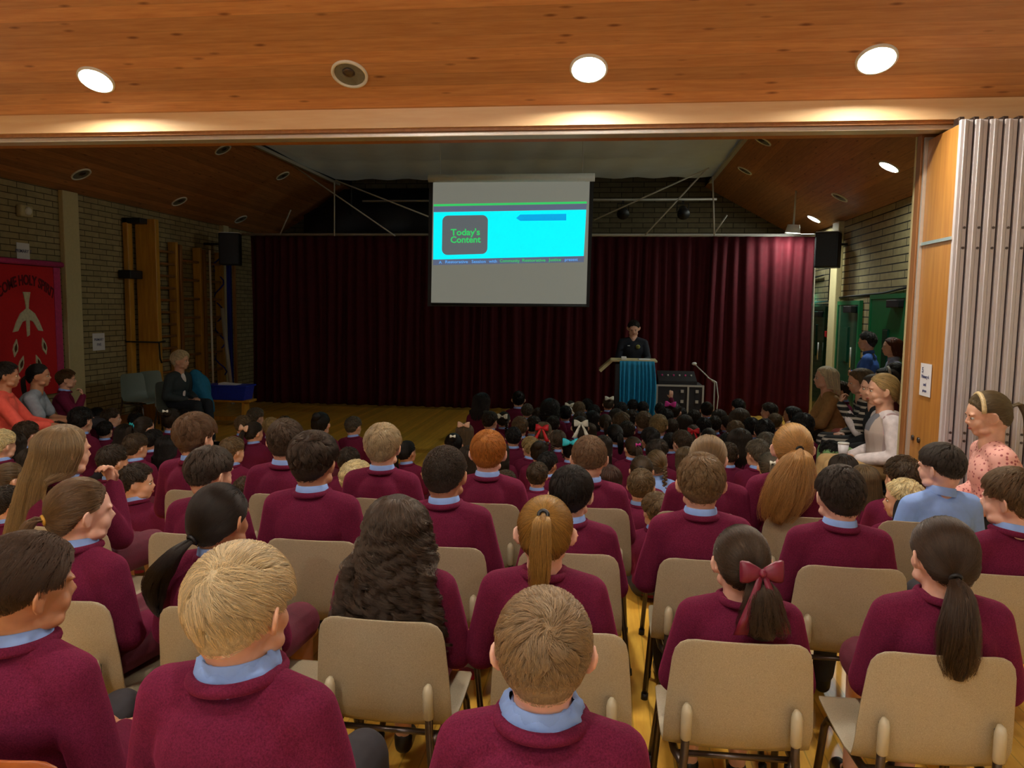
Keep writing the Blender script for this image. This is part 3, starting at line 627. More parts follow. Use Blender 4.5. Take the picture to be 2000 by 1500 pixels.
# ---- hair: a shaped cap over the scalp plus individual strands
_EL = [((0, -.01, .015), (.0765, .096, .090)), ((0, -.022, -.018), (.076, .080, .066)), ((0, -.03, -.055), (.060, .058, .05)), ((0, .030, -.03), (.060, .058, .072)), ((0, -.022, -.09), (.050, .050, .06))]
def _radius(D):
    lo = np.zeros(len(D)); hi = np.full(len(D), .2); c = np.array(HEADC)
    for _ in range(22):
        mid = (lo+hi)/2; P_ = c+D*mid[:, None]; ins = np.zeros(len(D), bool)
        for e, r in _EL: ins |= (((P_-e)/r)**2).sum(1) < 1
        lo = np.where(ins, mid, lo); hi = np.where(ins, hi, mid)
    return lo
_HL = dict(boy=([0, 35, 60, 78, 88, 100, 125, 150, 180], [-.078, -.072, -.052, -.022, .004, .016, .012, .052, .064]),
           fade=([0, 35, 60, 78, 88, 100, 125, 150, 180], [-.052, -.046, -.032, -.010, .006, .016, .014, .052, .064]),
           girl=([0, 35, 60, 80, 92, 105, 125, 150, 180], [-.082, -.076, -.056, -.014, .000, .014, .020, .056, .066]))
def _hair_h(P_, kind):
    az = np.degrees(np.abs(np.arctan2(P_[:, 0], -(P_[:, 1]-HEADC[1])))); a, z = _HL[kind]; return P_[:, 2]-np.interp(az, a, z)
def _ss(x, a, b): t = np.clip((x-a)/(b-a), 0, 1); return t*t*(3-2*t)
def hair_cap(M, k, kind='boy', top=.020, side=.007, nape=.003, seg=56, bumpy=.0, seed=0):
    rs = np.random.RandomState(seed); nu, nv = seg, seg//2+6; c = np.array(HEADC)
    th = np.linspace(0.001, math.pi-.001, nv); ph = np.linspace(0, 2*math.pi, nu, endpoint=False)
    T_, P_ = np.meshgrid(th, ph, indexing='ij'); D = np.stack([np.sin(T_)*np.cos(P_), np.sin(T_)*np.sin(P_), np.cos(T_)], -1).reshape(-1, 3)
    r = _radius(D); S = c+D*r[:, None]; h = _hair_h(S, kind)
    up = _ss(S[:, 2], -.03, .075); back = _ss(-S[:, 1], -.05, .06)
    t = side+(top-side)*up; t = np.where(S[:, 2] < -.01, nape+(side-nape)*_ss(S[:, 2], -.065, -.01), t)
    if bumpy:
        d = np.zeros(len(S))
        for _ in range(8): w = rs.normal(size=3); w = w/np.linalg.norm(w)*rs.uniform(40, 110); d += np.sin(S@w+rs.uniform(0, 6)+2*np.sin(S@w[::-1]*.4))
        t = t*(1+bumpy*d/4)
    f = _ss(h, -.002, .014); t = t*f-.006*(1-f)
    Q = (c+D*(r+t)[:, None]).reshape(nv, nu, 3)
    mb = MB(); mb.loft([[M @ (Vector(q)*k) for q in row] for row in Q]); return mb
def scalp(N, kind, rs, margin=.002):
    D = rs.normal(size=(N*4, 3)); D /= np.linalg.norm(D, axis=1)[:, None]; D = D[D[:, 2] > -.8]
    S = np.array(HEADC)+D*_radius(D)[:, None]; ok = _hair_h(S, kind) > margin; S, D = S[ok][:N], D[ok][:N]
    g = (S-np.array(HEADC))/np.array([.0765, .096, .090])**2; n = g/np.linalg.norm(g, axis=1)[:, None]; return S, n
def clump(P_, nc, amt, rs, wob=0.0, ret=False):
    N, K, _ = P_.shape; gi = rs.choice(N, min(nc, N), replace=False); G = P_[gi]
    a = P_[:, 0]; b = G[:, 0]; j = ((b**2).sum(1)[None, :]-2*a@b.T).argmin(1); t = (np.linspace(0, 1, K)**1.3)[None, :, None]*amt
    Q_ = P_*(1-t)+G[j]*t+(rs.normal(size=P_.shape)*wob*np.linspace(0, 1, K)[None, :, None])
    return (Q_, j) if ret else Q_
def push_out(Q, off):
    """keep points outside the skull by at least off"""
    c = np.array([0, -.01, .015]); r = np.array([[.0765, .096, .090]])+off; d = Q-c; q = np.sqrt(((d/r)**2).sum(-1)); k = np.where((q < 1) & (q > .2), 1/np.maximum(q, .2), 1.0)
    return c+d*k[..., None]
def strands_short(N, kind, rs, top=.040, side=.014, nape=.008, whorl=(.01, -.07, .085), swirl=.5, lift=.35, off=.006, K=6, clumps=260, ca=.6, fwd=.0, messy=.1, base=(.016, .005, .002)):
    S, n = scalp(N, kind, rs); w = np.array(whorl); f = S-w
    f[:, 1] += fwd*.2*(S[:, 2] > .03); f[:, 2] -= .02
    f -= n*(f*n).sum(1)[:, None]; f /= np.linalg.norm(f, axis=1)[:, None]+1e-9
    dist = np.linalg.norm(S-w, axis=1); a = swirl*np.exp(-dist/.07); f = f*np.cos(a)[:, None]+np.cross(n, f)*np.sin(a)[:, None]
    f += rs.normal(size=f.shape)*messy; up = _ss(S[:, 2], -.02, .075); lo = _ss(S[:, 2], -.065, -.01)
    L = np.where(S[:, 2] < -.01, nape+(side-nape)*lo, side+(top-side)*up)*rs.uniform(.75, 1.1, len(S))
    h = _hair_h(S, kind); L = L*(.35+.65*_ss(h, 0, .03))
    bs = (base[2]+(base[1]-base[2])*lo+(base[0]-base[1])*up)*_ss(h, -.002, .014); P0 = S+n*bs[:, None]*.7
    layr = rs.uniform(0, 1, len(S)); out = [P0]; lf = lift*(.4+.8*up)
    p = P0
    for k in range(1, K):
        t = k/(K-1); l_ = lf*(1-t*1.2); d = f*np.cos(l_)[:, None]+n*np.sin(l_)[:, None]; d[:, 2] -= .25*t; d /= np.linalg.norm(d, axis=1)[:, None]
        p = p+d*(L/(K-1))[:, None]
        q = push_out(p, (bs*1.05+.0015+layr*off)[:, None]); p = np.where((p[:, 2] > -.05)[:, None], q, p)
        if k < K-1:
            g = (p-np.array(HEADC))/np.array([.0765, .096, .090])**2; n = g/np.linalg.norm(g, axis=1)[:, None]; f = f-n*(f*n).sum(1)[:, None]*.8; f /= np.linalg.norm(f, axis=1)[:, None]+1e-9
        out.append(p)
    P_ = np.stack(out, 1); return clump(P_, clumps, ca, rs)
def strands_to_tie(N, kind, rs, T, off=.010, K=9, layer=.006):
    S, n = scalp(N, kind, rs); c = np.array(HEADC); T = np.array(T); dS = (S-c); dT = (T-c); rS = np.linalg.norm(dS, axis=1); rT = np.linalg.norm(dT); a = dS/rS[:, None]; b = dT/rT
    om = np.arccos(np.clip(a@b, -.999, .999)); out = []; lay = rs.uniform(.2, 1, N)[:len(S)]*layer
    for k in range(K):
        t = k/(K-1); d = (np.sin((1-t)*om)/np.sin(om))[:, None]*a+(np.sin(t*om)/np.sin(om))[:, None]*b; d /= np.linalg.norm(d, axis=1)[:, None]
        r = _radius(d)+(off*.75+.002+lay)*min(1, t*6)+.0; r = r*(1-t**6)+rT*(t**6); out.append(c+d*r[:, None])
    P_ = np.stack(out, 1)+0; P_[:, 1:-1] += rs.normal(size=P_[:, 1:-1].shape)*.0006
    return clump(P_, 220, .35, rs)
def _path(pts, K):
    pts = np.array(pts, float); n = len(pts); t = np.linspace(0, n-1, K); out = []
    for u in t:
        i = min(int(u), n-2); f = u-i; p0 = pts[max(i-1, 0)]; p1 = pts[i]; p2 = pts[i+1]; p3 = pts[min(i+2, n-1)]
        out.append(.5*((2*p1)+(-p0+p2)*f+(2*p0-5*p1+4*p2-p3)*f*f+(-p0+3*p1-3*p2+p3)*f**3))
    return np.array(out)
def strands_tail(N, rs, pts, rad, K=14, spread=1.0, curl=0, freq=9):
    C_ = _path(pts, K); R_ = np.interp(np.linspace(0, 1, K), np.linspace(0, 1, len(rad)), rad); a = rs.uniform(0, 2*math.pi, N); q = np.sqrt(rs.uniform(.15, 1, N)); ln = rs.uniform(.6, 1.04, N)
    P_ = np.zeros((N, K, 3))
    for k in range(K):
        t = k/(K-1); tt = t*ln; ci = np.stack([np.interp(tt, np.linspace(0, 1, K), C_[:, j]) for j in range(3)], 1); rr = np.interp(tt, np.linspace(0, 1, K), R_)*q
        tw = a+.5*t; P_[:, k] = ci+np.stack([np.cos(tw)*rr*spread, np.sin(tw)*rr*.7, np.zeros(N)], 1)
        if curl:
            ph = a*7; P_[:, k] += (curl*min(1, t*2.5+.15))*np.stack([np.cos(freq*2*math.pi*tt+ph), np.sin(freq*2*math.pi*tt+ph), .3*np.sin(ph+k)], 1)
    tt = np.linspace(0, 1, K)[None, :]; w = rs.uniform(0, 6.28, (N, 1)); f_ = rs.uniform(.6, 1.4, (N, 1)); P_[:, :, 0] += .35*max(rad)*tt*np.sin(w+tt*4*f_)*1.0; P_[:, :, 1] += .2*max(rad)*tt*np.cos(w+tt*5*f_)
    return clump(P_, max(24, N//22), .6, rs, .0012)
def strands_long(N, kind, rs, part=0.0, L=.34, back=-.135, K=16, flare=.03, curl=0, freq=8, sweep=0.0, floor=None):
    """loose hair: over the crown, down the sides and back, then hanging"""
    S, n = scalp(N, kind, rs); N = len(S); out = [S+n*.004]; p = S+n*.004; lay = rs.uniform(.008, .026, N); Lr = L*rs.uniform(.82, 1, N)
    az = np.arctan2(S[:, 0]-part*.02, -(S[:, 1]+.01)); tgt_az = az*np.where(np.abs(az) > 1.9, 1.75/np.maximum(np.abs(az), .1), 1.0)
    c = np.array([0, -.012, .015]); total = (np.pi/2-np.arcsin(np.clip((S[:, 2]-.015)/.1, -1, 1)))*.09; step = (np.maximum(.11-(.09-S[:, 2]), .0)+Lr)/(K-1)
    el = np.arcsin(np.clip((S[:, 2]-.015)/.095, -.99, .99)); hx = np.sin(tgt_az); hy = -np.cos(tgt_az)
    for k in range(1, K):
        e = el-(k/(K-1))*3.2*(.4+.6); e2 = np.maximum(e, -.15); t = k/(K-1)
        zt_ = .015+.100*np.sin(e2); rx = (.082+lay)*np.cos(e2); ry = (.099+lay)*np.cos(e2)
        hang = np.maximum(-(e+.15), 0)/3.0*Lr*1.25
        fx = 1+flare*hang/.1
        x = hx*rx*fx+sweep*hang; y = -.012+hy*ry*(1-.15*np.minimum(hang/.1, 1)*(hy < 0)); y = np.minimum(y, .03+back*.0)-np.minimum(hang*.25, .03)
        z = zt_-hang
        y = np.where(z < -.10, np.minimum(y, back*.6-.02*np.abs(hx)), y)
        q = np.stack([x, y, z], 1); b = min(1, k/3); q = q*b+(p+(q-p)*.6)*(1-b)
        out.append(q); p = out[-1]
    P_ = np.stack(out, 1)
    if not curl: return clump(P_, max(40, N//12), .45, rs, .0015)
    P_, j = clump(P_, max(60, N//40), .93, rs, .0006, True); T_ = np.linspace(0, 1, K)[None, :]; pr = np.random.RandomState(5).uniform(0, 6.28, (j.max()+1, 4))[j]; fq = freq*(.8+.06*pr[:, 1:2]); am = curl*(.45+.2*pr[:, 2:3])*np.clip(T_*1.7-.12, .08, 1); an = 6.28*fq*T_+pr[:, :1]+rs.normal(size=(N, 1))*.15
    P_ += np.stack([am*np.cos(an), am*np.sin(an), .45*am*np.cos(an*.5+pr[:, 3:4])], 2); return P_
def strands_obj(name, sets, M, k, parent, radius=.0007, color=(1, 1, 1, 1), tip=.35):
    """sets: list of (N,K,3) arrays in head frame -> one hair curves object"""
    sizes = []; pos = []; rad = []
    Mn = np.array(M)
    for P_ in sets:
        N, K, _ = P_.shape; sizes += [K]*N; q = (P_.reshape(-1, 3)*k); q = q@Mn[:3, :3].T+Mn[:3, 3]; pos.append(q); rad.append(np.tile(np.linspace(1, tip, K)*radius, N))
    hc = bpy.data.hair_curves.new(name); hc.add_curves(sizes); pos = np.concatenate(pos).astype(np.float32); rad = np.concatenate(rad).astype(np.float32)
    hc.points.foreach_set('position', pos.ravel())
    ra = hc.attributes.get('radius') or hc.attributes.new('radius', 'FLOAT', 'POINT'); ra.data.foreach_set('value', rad)
    hc.materials.append(M_hair); o = bpy.data.objects.new(name, hc); o.color = color; link(o, parent); return o
def loft_tail(pts, rad, M, k, seg=14, K=12, flat=.7):
    C_ = _path(pts, K); R_ = np.interp(np.linspace(0, 1, K), np.linspace(0, 1, len(rad)), rad); mb = MB()
    mb.tube([M @ (Vector(c)*k) for c in C_], [(r*k*.62, r*k*.62*flat) for r in R_], seg); return mb
def loft_long(L, M, k, w0=.085, w1=.11, part=0, sweep=0):
    mb = MB(); rings = []
    for j in range(14):
        t = j/13; z = .06-t*(L+.05); w = (w0+(w1-w0)*t)*(.9-.22*t)*(1-.35*max(0, t-.8)/.2); y = -.045-.022*min(1, t*1.6); d = .046*(1-t)+.018
        if j == 0: w *= .55; d *= .6
        rings.append([M @ (Vector((w*math.cos(a)+sweep*max(0, t-.25)*L, y+d*math.sin(a)*(1.2 if math.sin(a) < 0 else .55), z))*k) for a in [2*math.pi*i/28 for i in range(28)]])
    mb.loft(rings); return mb
def bow_mesh(mb, M, s=1.0, tails=0.0):
    """ribbon bow in the xz plane of M, facing -y"""
    for sg in (-1, 1):
        rings = []
        for t, w, d in ((0, .35, .25), (.25, .62, .9), (.6, .95, 1.1), (.9, 1.0, .8), (1.0, .9, .25)):
            rings.append([M @ Vector((sg*t*.055*s, d*.012*s*math.sin(a)-.004*s, .028*s*w*math.cos(a)+.004*s*t)) for a in [2*math.pi*i/10 for i in range(10)]])
        mb.loft(rings)
    mb.ball(M @ Vector((0, -.008*s, 0)), .011*s, seg=10)
    if tails:
        for sg in (-1, 1):
            mb.loft([[M @ Vector((sg*(.004+t*.45*.11)*s+e*(.006+.012*t)*s, y_*s-.004*math.sin(t*5), -t*.11*tails*s-abs(e)*.0)) for e, y_ in ((-1, -.006), (1, -.006), (1, -.010), (-1, -.010))] for t in (0, .25, .5, .75, 1)])
    return mb
def frame_at(M, k, p, nrm=(0, -1, 0)):
    """frame on the head surface: local -y along nrm"""
    n = Vector(nrm).normalized(); z = Vector((0, 0, 1)); x = (-n).cross(z).normalized(); x = x if x.length > 0 else Vector((1, 0, 0)); z2 = x.cross(-n)
    L = Matrix(((x.x, -n.x, z2.x, p[0]*k), (x.y, -n.y, z2.y, p[1]*k), (x.z, -n.z, z2.z, p[2]*k), (0, 0, 0, 1)))
    return M @ L

def hair_tone(c):
    l = .3*c[0]+.6*c[1]+.1*c[2]; m = .62 if l < .09 else (.8 if l < .2 else .95); return tuple(max(.004, min(.95, (l+(v-l)*(1.3 if l < .25 else 1.05))*m)) for v in c[:3])+(1,)
def put_hair(root, H, style, col, seed=0, dense=1.0, srad=.0007, seg=56, far=False, **o):
    """hair (cap + tail core) as a child of root, with its strands below it"""
    rs = np.random.RandomState(seed); M, k = H.M, H.k; n = lambda a: max(60, int(a*dense)); sets = []; tie = None
    kind = o.get('kind', 'boy' if style in 'short fade curlyshort' else 'girl'); c = HC[col] if isinstance(col, str) else col; c = hair_tone(c)
    if style == 'short':
        top = o.get('top', .036); mb = hair_cap(M, k, kind, o.get('cap', top*.42), o.get('cside', .008), .003, seg, .18, seed)
        sets.append(strands_short(n(7000), kind, rs, top=top, side=o.get('side', .016), nape=o.get('nape', .009), swirl=o.get('swirl', .6), lift=o.get('lift', .4), whorl=o.get('whorl', (.01, -.07, .085)), fwd=o.get('fwd', 0), messy=o.get('messy', .12), ca=o.get('ca', .6), clumps=o.get('clumps', 260), base=(o.get('cap', top*.42), .008, .003)))
    elif style == 'pony':
        T = o.get('tie', (0, -.118, .02)); mb = hair_cap(M, k, kind, .0075, .006, .004, seg, .03, seed); Kt = o.get('tail'); R_ = o.get('rad', [.012, .026, .03, .026, .012])
        sets.append(strands_to_tie(n(4500), kind, rs, T, layer=.004)); sets.append(strands_tail(n(1500), rs, Kt, R_, curl=o.get('curl', 0), freq=o.get('freq', 5)))
        t2 = loft_tail(Kt, R_, M, k); mm = bpy.data.meshes.new('t'); t2.b.to_mesh(mm); t2.b.free(); mb.b.from_mesh(mm); bpy.data.meshes.remove(mm); tie = T
    elif style == 'bun':
        T = o.get('tie', (0, -.118, .02)); r = o.get('r', .036); mb = hair_cap(M, k, kind, .0075, .006, .004, seg, .03, seed); sets.append(strands_to_tie(n(4500), kind, rs, T, layer=.004))
        cc = Vector(T)*k; mb.ball(M @ (cc+(cc-HEADC*k).normalized()*r*.55*k), (r*k, r*k*.8, r*k), seg=16)
    elif style == 'long':
        L = o.get('L', .30); mb = hair_cap(M, k, kind, .009, .008, .007, seg, .05, seed); t2 = loft_long(L*.9, M, k, o.get('w0', .088)*.93, o.get('w1', .105)*.9, sweep=o.get('sweep', 0)); mm = bpy.data.meshes.new('t'); t2.b.to_mesh(mm); t2.b.free(); mb.b.from_mesh(mm); bpy.data.meshes.remove(mm)
        sets.append(strands_long(n(5500), kind, rs, L=L, curl=o.get('curl', 0), freq=o.get('freq', 8), flare=o.get('flare', .03), sweep=o.get('sweep', 0), K=(44 if o.get('curl') and not far else 16)))
    elif style == 'plaits':
        mb = hair_cap(M, k, kind, .0075, .006, .004, seg, .03, seed)
        for sg in o.get('sides', (-1, 1)):
            T = (sg*.055, -.085, -.02); S_, _n = scalp(10, kind, rs); st = strands_to_tie(n(2200), kind, rs, T, layer=.004); sets.append(st[(np.sign(st[:, 0, 0]) == sg) | (len(o.get('sides', (1, 1))) == 1)])
            pts = _path([T, (sg*.062, -.10, -.07), (sg*.06, -.105, -.14), (sg*.055, -.11, -.22)], 15)
            for i, q in enumerate(pts): mb.ball(M @ (Vector((q[0]+.008*(-1)**i, q[1], q[2]))*k), (.016*k, .014*k, .013*k), seg=8)
    h = mb.build('hair', M_haircap, root, smooth=True); h.color = c
    if not far or o.get('strands'): strands_obj('hair_strands', sets, M, k, h, srad, c)
    else: strands_obj('hair_strands', sets, M, k, h, srad, c)
    if tie is not None and o.get('band', True):
        tt = Vector(tie); d = (tt-HEADC).normalized(); Fm = frame_at(M, k, tuple(tt+d*.002), tuple(d)); tb = MB(); tb.tube([Fm @ Vector((math.cos(a)*.014*k, 0, math.sin(a)*.014*k)) for a in [2*math.pi*i/14 for i in range(14)]], .006*k, 8, closed=True)
        tb.build('hair_tie', o.get('band_mat', M_black), root, smooth=True)
    return h

# ---- clothes
def collar_mesh(H, base, r=.056, h=.036, flare=.012, back=0):
    """folded shirt collar around the neck; H neck frame matrix"""
    n = 40; rings = []; gap = .35
    for rr, z in ((r+flare, 0.0), (r+flare*.9, h*.35), (r+.004, h*.95), (r+.001, h), (r-.003, h*.93), (r-.001, 0)):
        rings.append([base @ Vector(((rr)*math.sin(a), -(rr*1.02)*math.cos(a)+.0, z-.012*abs(math.sin(a/2))**3)) for a in [(-math.pi+gap)+(2*math.pi-2*gap)*i/n for i in range(n+1)]])
    rings.append(rings[0]); mb = MB(); mb.loft(rings, caps=False, closed_u=False); return mb
def person_parts(root, J, H, k=1.0, skin=None, top=None, topmat=None, bottom='trousers', botmat=None, vox=.006, fine=True, sleeve='long', collar=True, infl=.014, belly=1.0, shoes=True, shoe_mat=None, cvox=None, hands=True, ribs=True, rib_r=.070, sockmat=None, wr=.002, seed=0, bust=0):
    """J: joints in root space (pelvis, waist, chest, neck, sh/el/wr/hip/kn/an/toe as (left, right) tuples, hd hand directions)"""
    skin = skin or M_skin; topmat = topmat or M_jumper; botmat = botmat or M_trouser; cvox = cvox or vox*1.35
    g = lambda n: [Vector(p) for p in J[n]]
    pel, wai, che, nec = [Vector(J[n]) for n in ('pelvis', 'waist', 'chest', 'neck')]; hb = H.p(0, -.018, -.062)
    # body
    mb = MB(); H.prims(mb, fine); cap(mb, hb, nec, .054*k, .058*k, 16)
    def torso(q, e):
        cx = 1.0
        q.ball(che, (.143*k+e, .098*k*belly+e, .13*k+e), seg=20); q.ball((che+wai)/2, (.12*k+e, .09*k*belly+e, .12*k+e), seg=20); q.ball(wai, (.118*k*(.5+.5*belly)+e, .09*k*belly+e, .11*k+e), seg=20); q.ball(pel+Vector((0, 0, .03*k)), (.135*k+e, .10*k+e, .09*k+e), seg=20)
        for s_ in g('sh'): cap(q, nec+(s_-nec)*.22+Vector((0, 0, -.006*k)), s_, .046*k+e*.8, .048*k+e, 12); cap(q, che, s_, .075*k+e, .045*k+e, 12)
        if bust:
            for sg in (-1, 1): q.ball(che+Vector((sg*.06*k, .07*k, 0)), (.055*k, .05*k*bust, .055*k), seg=12)
    torso(mb, 0)
    for i in (0, 1):
        s_, e_, w_ = g('sh')[i], g('el')[i], g('wr')[i]; chain(mb, [s_, e_, w_], [.042*k, .034*k, .024*k])
        if hands: d = Vector(J['hd'][i]); hand(mb, w_, d, J.get('hu', ((0, 0, 1), (0, 0, 1)))[i], .82*k+.1, J.get('curl', .6), 1 if i else -1)
        h_, n_, a_, t_ = g('hip')[i], g('kn')[i], g('an')[i], g('toe')[i]; chain(mb, [h_, n_, a_], [.068*k, .048*k, .032*k]); cap(mb, a_+Vector((0, 0, -.02*k)), t_, .03*k, .024*k)
    body = bpy.data.objects.new('body', remesh('body', mb, skin, vox)); link(body, root)
    # top
    mb = MB(); e = infl; torso(mb, e)
    for i in (0, 1):
        s_, e_, w_ = g('sh')[i], g('el')[i], g('wr')[i]
        if sleeve == 'long': w2 = e_+(w_-e_)*.97; chain(mb, [s_, e_+(s_-e_)*.02, w2], [.047*k+e, .042*k+e, .028*k+e*.75])
        elif sleeve == 'short': e2 = s_+(e_-s_)*.72; chain(mb, [s_, e2], [.046*k+e, .044*k+e])
        elif sleeve == 'none': mb.ball(s_, .042*k+e, seg=12)
    tp = bpy.data.objects.new(top or 'jumper', remesh('top', mb, topmat, cvox, 5, wr, seed)); link(tp, root)
    if ribs:
        rb = MB(); d = (hb-nec).normalized(); u = d.orthogonal().normalized(); w = d.cross(u); rad = rib_r*k
        rb.tube([nec+d*.018*k+(u*math.cos(a)+w*math.sin(a))*rad-Vector((0, 0, .008*k*math.cos(a)*0)) for a in [2*math.pi*j/36 for j in range(36)]], (.010*k, .013*k), 8, closed=True)
        rb.build('neck_rib', topmat, tp, smooth=True)
    if collar:
        z = (hb-nec).normalized(); y = Vector((0, 1, 0)); y = (y-z*y.dot(z)).normalized(); x = y.cross(z); o_ = nec+z*.014*k
        Mb = Matrix(((x.x, y.x, z.x, o_.x), (x.y, y.y, z.y, o_.y), (x.z, y.z, z.z, o_.z), (0, 0, 0, 1)))
        cm = collar_mesh(H, Mb, .057*k, .040*k, .011*k); cm.build('shirt_collar', collar if isinstance(collar, bpy.types.Material) else M_shirt, root, smooth=True)
    # bottoms
    mb = MB(); mb.ball(pel+Vector((0, 0, .02*k)), (.142*k+.008, .108*k+.008, .085*k), seg=18)
    hp, kn, an, to = g('hip'), g('kn'), g('an'), g('toe')
    if bottom == 'trousers':
        for i in (0, 1): chain(mb, [hp[i], kn[i], an[i]+(kn[i]-an[i])*.06], [.074*k+.006, .054*k+.006, .042*k+.006])
    elif bottom == 'shorts':
        for i in (0, 1): chain(mb, [hp[i], hp[i]+(kn[i]-hp[i])*.8], [.074*k+.008, .062*k+.012])
    else:
        for i in (0, 1): chain(mb, [hp[i], hp[i]+(kn[i]-hp[i])*1.0], [.078*k+.008, .066*k+.01])
        cap(mb, (hp[0]+hp[1])/2, (kn[0]+kn[1])/2, .07*k, .055*k)
    bt = bpy.data.objects.new(bottom, remesh(bottom, mb, botmat, cvox*1.1, 4, wr, seed+5)); link(bt, root)
    if shoes:
        for i in (0, 1):
            mb = MB(); a, t = an[i]+Vector((0, 0, -.035*k)), to[i]; cap(mb, a, t, .036*k, .032*k, 12); cap(mb, an[i], an[i]+Vector((0, 0, -.03*k)), .038*k, .036*k, 12)
            link(bpy.data.objects.new('shoe', remesh('shoe', mb, shoe_mat or M_shoe, .009, 2)), root)
    return body
def head_frame(neck, k, up=.165, lean=.02, turn=0, nod=0, tilt=0):
    """head centre above the neck joint; turn to its own right is negative z rotation"""
    return Matrix.Translation(Vector(neck)+Vector((0, lean*k, up*k))) @ Matrix.Rotation(math.radians(-turn), 4, 'Z') @ Matrix.Rotation(math.radians(-nod), 4, 'X') @ Matrix.Rotation(math.radians(tilt), 4, 'Y')
def seated_joints(k=1.0, arms='lap', lean=0.0, seat=.44, feet=.42, kneedrop=0.0, slump=0):
    """k scales the trunk; chair seat at z=seat, facing +y, origin on the floor below the pelvis"""
    z = seat+.095*k; P_ = lambda x, y, h: (x*k, y*k+lean*h/.4, z+h*k)
    kn = [(-.095*k, .37*k, z+.01-kneedrop), (.095*k, .37*k, z+.01-kneedrop)]; an = [(-.09*k, feet*k, .09), (.09*k, feet*k, .09)]
    J = dict(pelvis=(0, 0, z), waist=P_(0, -.02, .12), chest=P_(0, -.02, .235), neck=P_(0, -.005, .365), hip=((-.075*k, .02, z), (.075*k, .02, z)), kn=kn, an=an,
             toe=[(-.10*k, (feet+.13)*k, .035), (.10*k, (feet+.13)*k, .035)], sh=[P_(-.143, -.012, .318), P_(.143, -.012, .318)])
    if arms == 'lap': J['el'] = [P_(-.200, .0, .10), P_(.200, .0, .10)]; J['wr'] = [P_(-.08, .20, .065), P_(.08, .20, .065)]; J['hd'] = ((.6, .8, -.1), (-.6, .8, -.1))
    elif arms == 'face': J['el'] = [P_(-.17, .12, .12), P_(.185, .0, .10)]; J['wr'] = [P_(-.06, .19, .33), P_(.08, .20, .065)]; J['hd'] = ((.3, -.2, 1), (-.6, .8, -.1)); J['hu'] = ((0, 1, .2), (0, 0, 1)); J['curl'] = .9
    elif arms == 'faceR': J['el'] = [P_(-.185, .0, .10), P_(.17, .12, .12)]; J['wr'] = [P_(-.08, .20, .065), P_(.07, .19, .33)]; J['hd'] = ((.6, .8, -.1), (-.2, -.2, 1)); J['hu'] = ((0, 0, 1), (0, 1, .2)); J['curl'] = .9
    elif arms == 'knees': J['el'] = [P_(-.17, .14, .10), P_(.17, .14, .10)]; J['wr'] = [P_(-.07, .32, .09), P_(.07, .32, .09)]; J['hd'] = ((.3, 1, -.2), (-.3, 1, -.2))
    elif arms == 'crossed': J['el'] = [P_(-.18, .06, .12), P_(.18, .06, .12)]; J['wr'] = [P_(.06, .17, .14), P_(-.06, .18, .17)]; J['hd'] = ((1, .1, 0), (-1, .1, 0)); J['hu'] = ((0, 1, 0), (0, 1, 0))
    return J
def floor_joints(k=1.0, arm=None):
    z = .095*k; J = dict(pelvis=(0, 0, z), waist=(0, -.02*k, z+.12*k), chest=(0, -.0*k, z+.23*k), neck=(0, .03*k, z+.345*k), hip=((-.075*k, .02, z), (.075*k, .02, z)),
                         kn=[(-.18*k, .20*k, z+.06*k), (.18*k, .20*k, z+.06*k)], an=[(.03*k, .23*k, .06*k), (-.03*k, .27*k, .06*k)], toe=[(.10*k, .20*k, .04*k), (-.10*k, .24*k, .04*k)],
                         sh=[(-.125*k, .02*k, z+.295*k), (.125*k, .02*k, z+.295*k)], el=[(-.165*k, .07*k, z+.10*k), (.165*k, .07*k, z+.10*k)], wr=[(-.05*k, .21*k, z+.09*k), (.05*k, .21*k, z+.09*k)], hd=((.6, .8, -.1), (-.6, .8, -.1)))
    if arm: J['el'][1] = (.19*k, .06*k, z+.45*k); J['wr'][1] = (.15*k, .08*k, z+.66*k); J['hd'] = ((.6, .8, -.1), (0, 0, 1)); J['hu'] = ((0, 0, 1), (0, -1, 0)); J['curl'] = .35
    return J
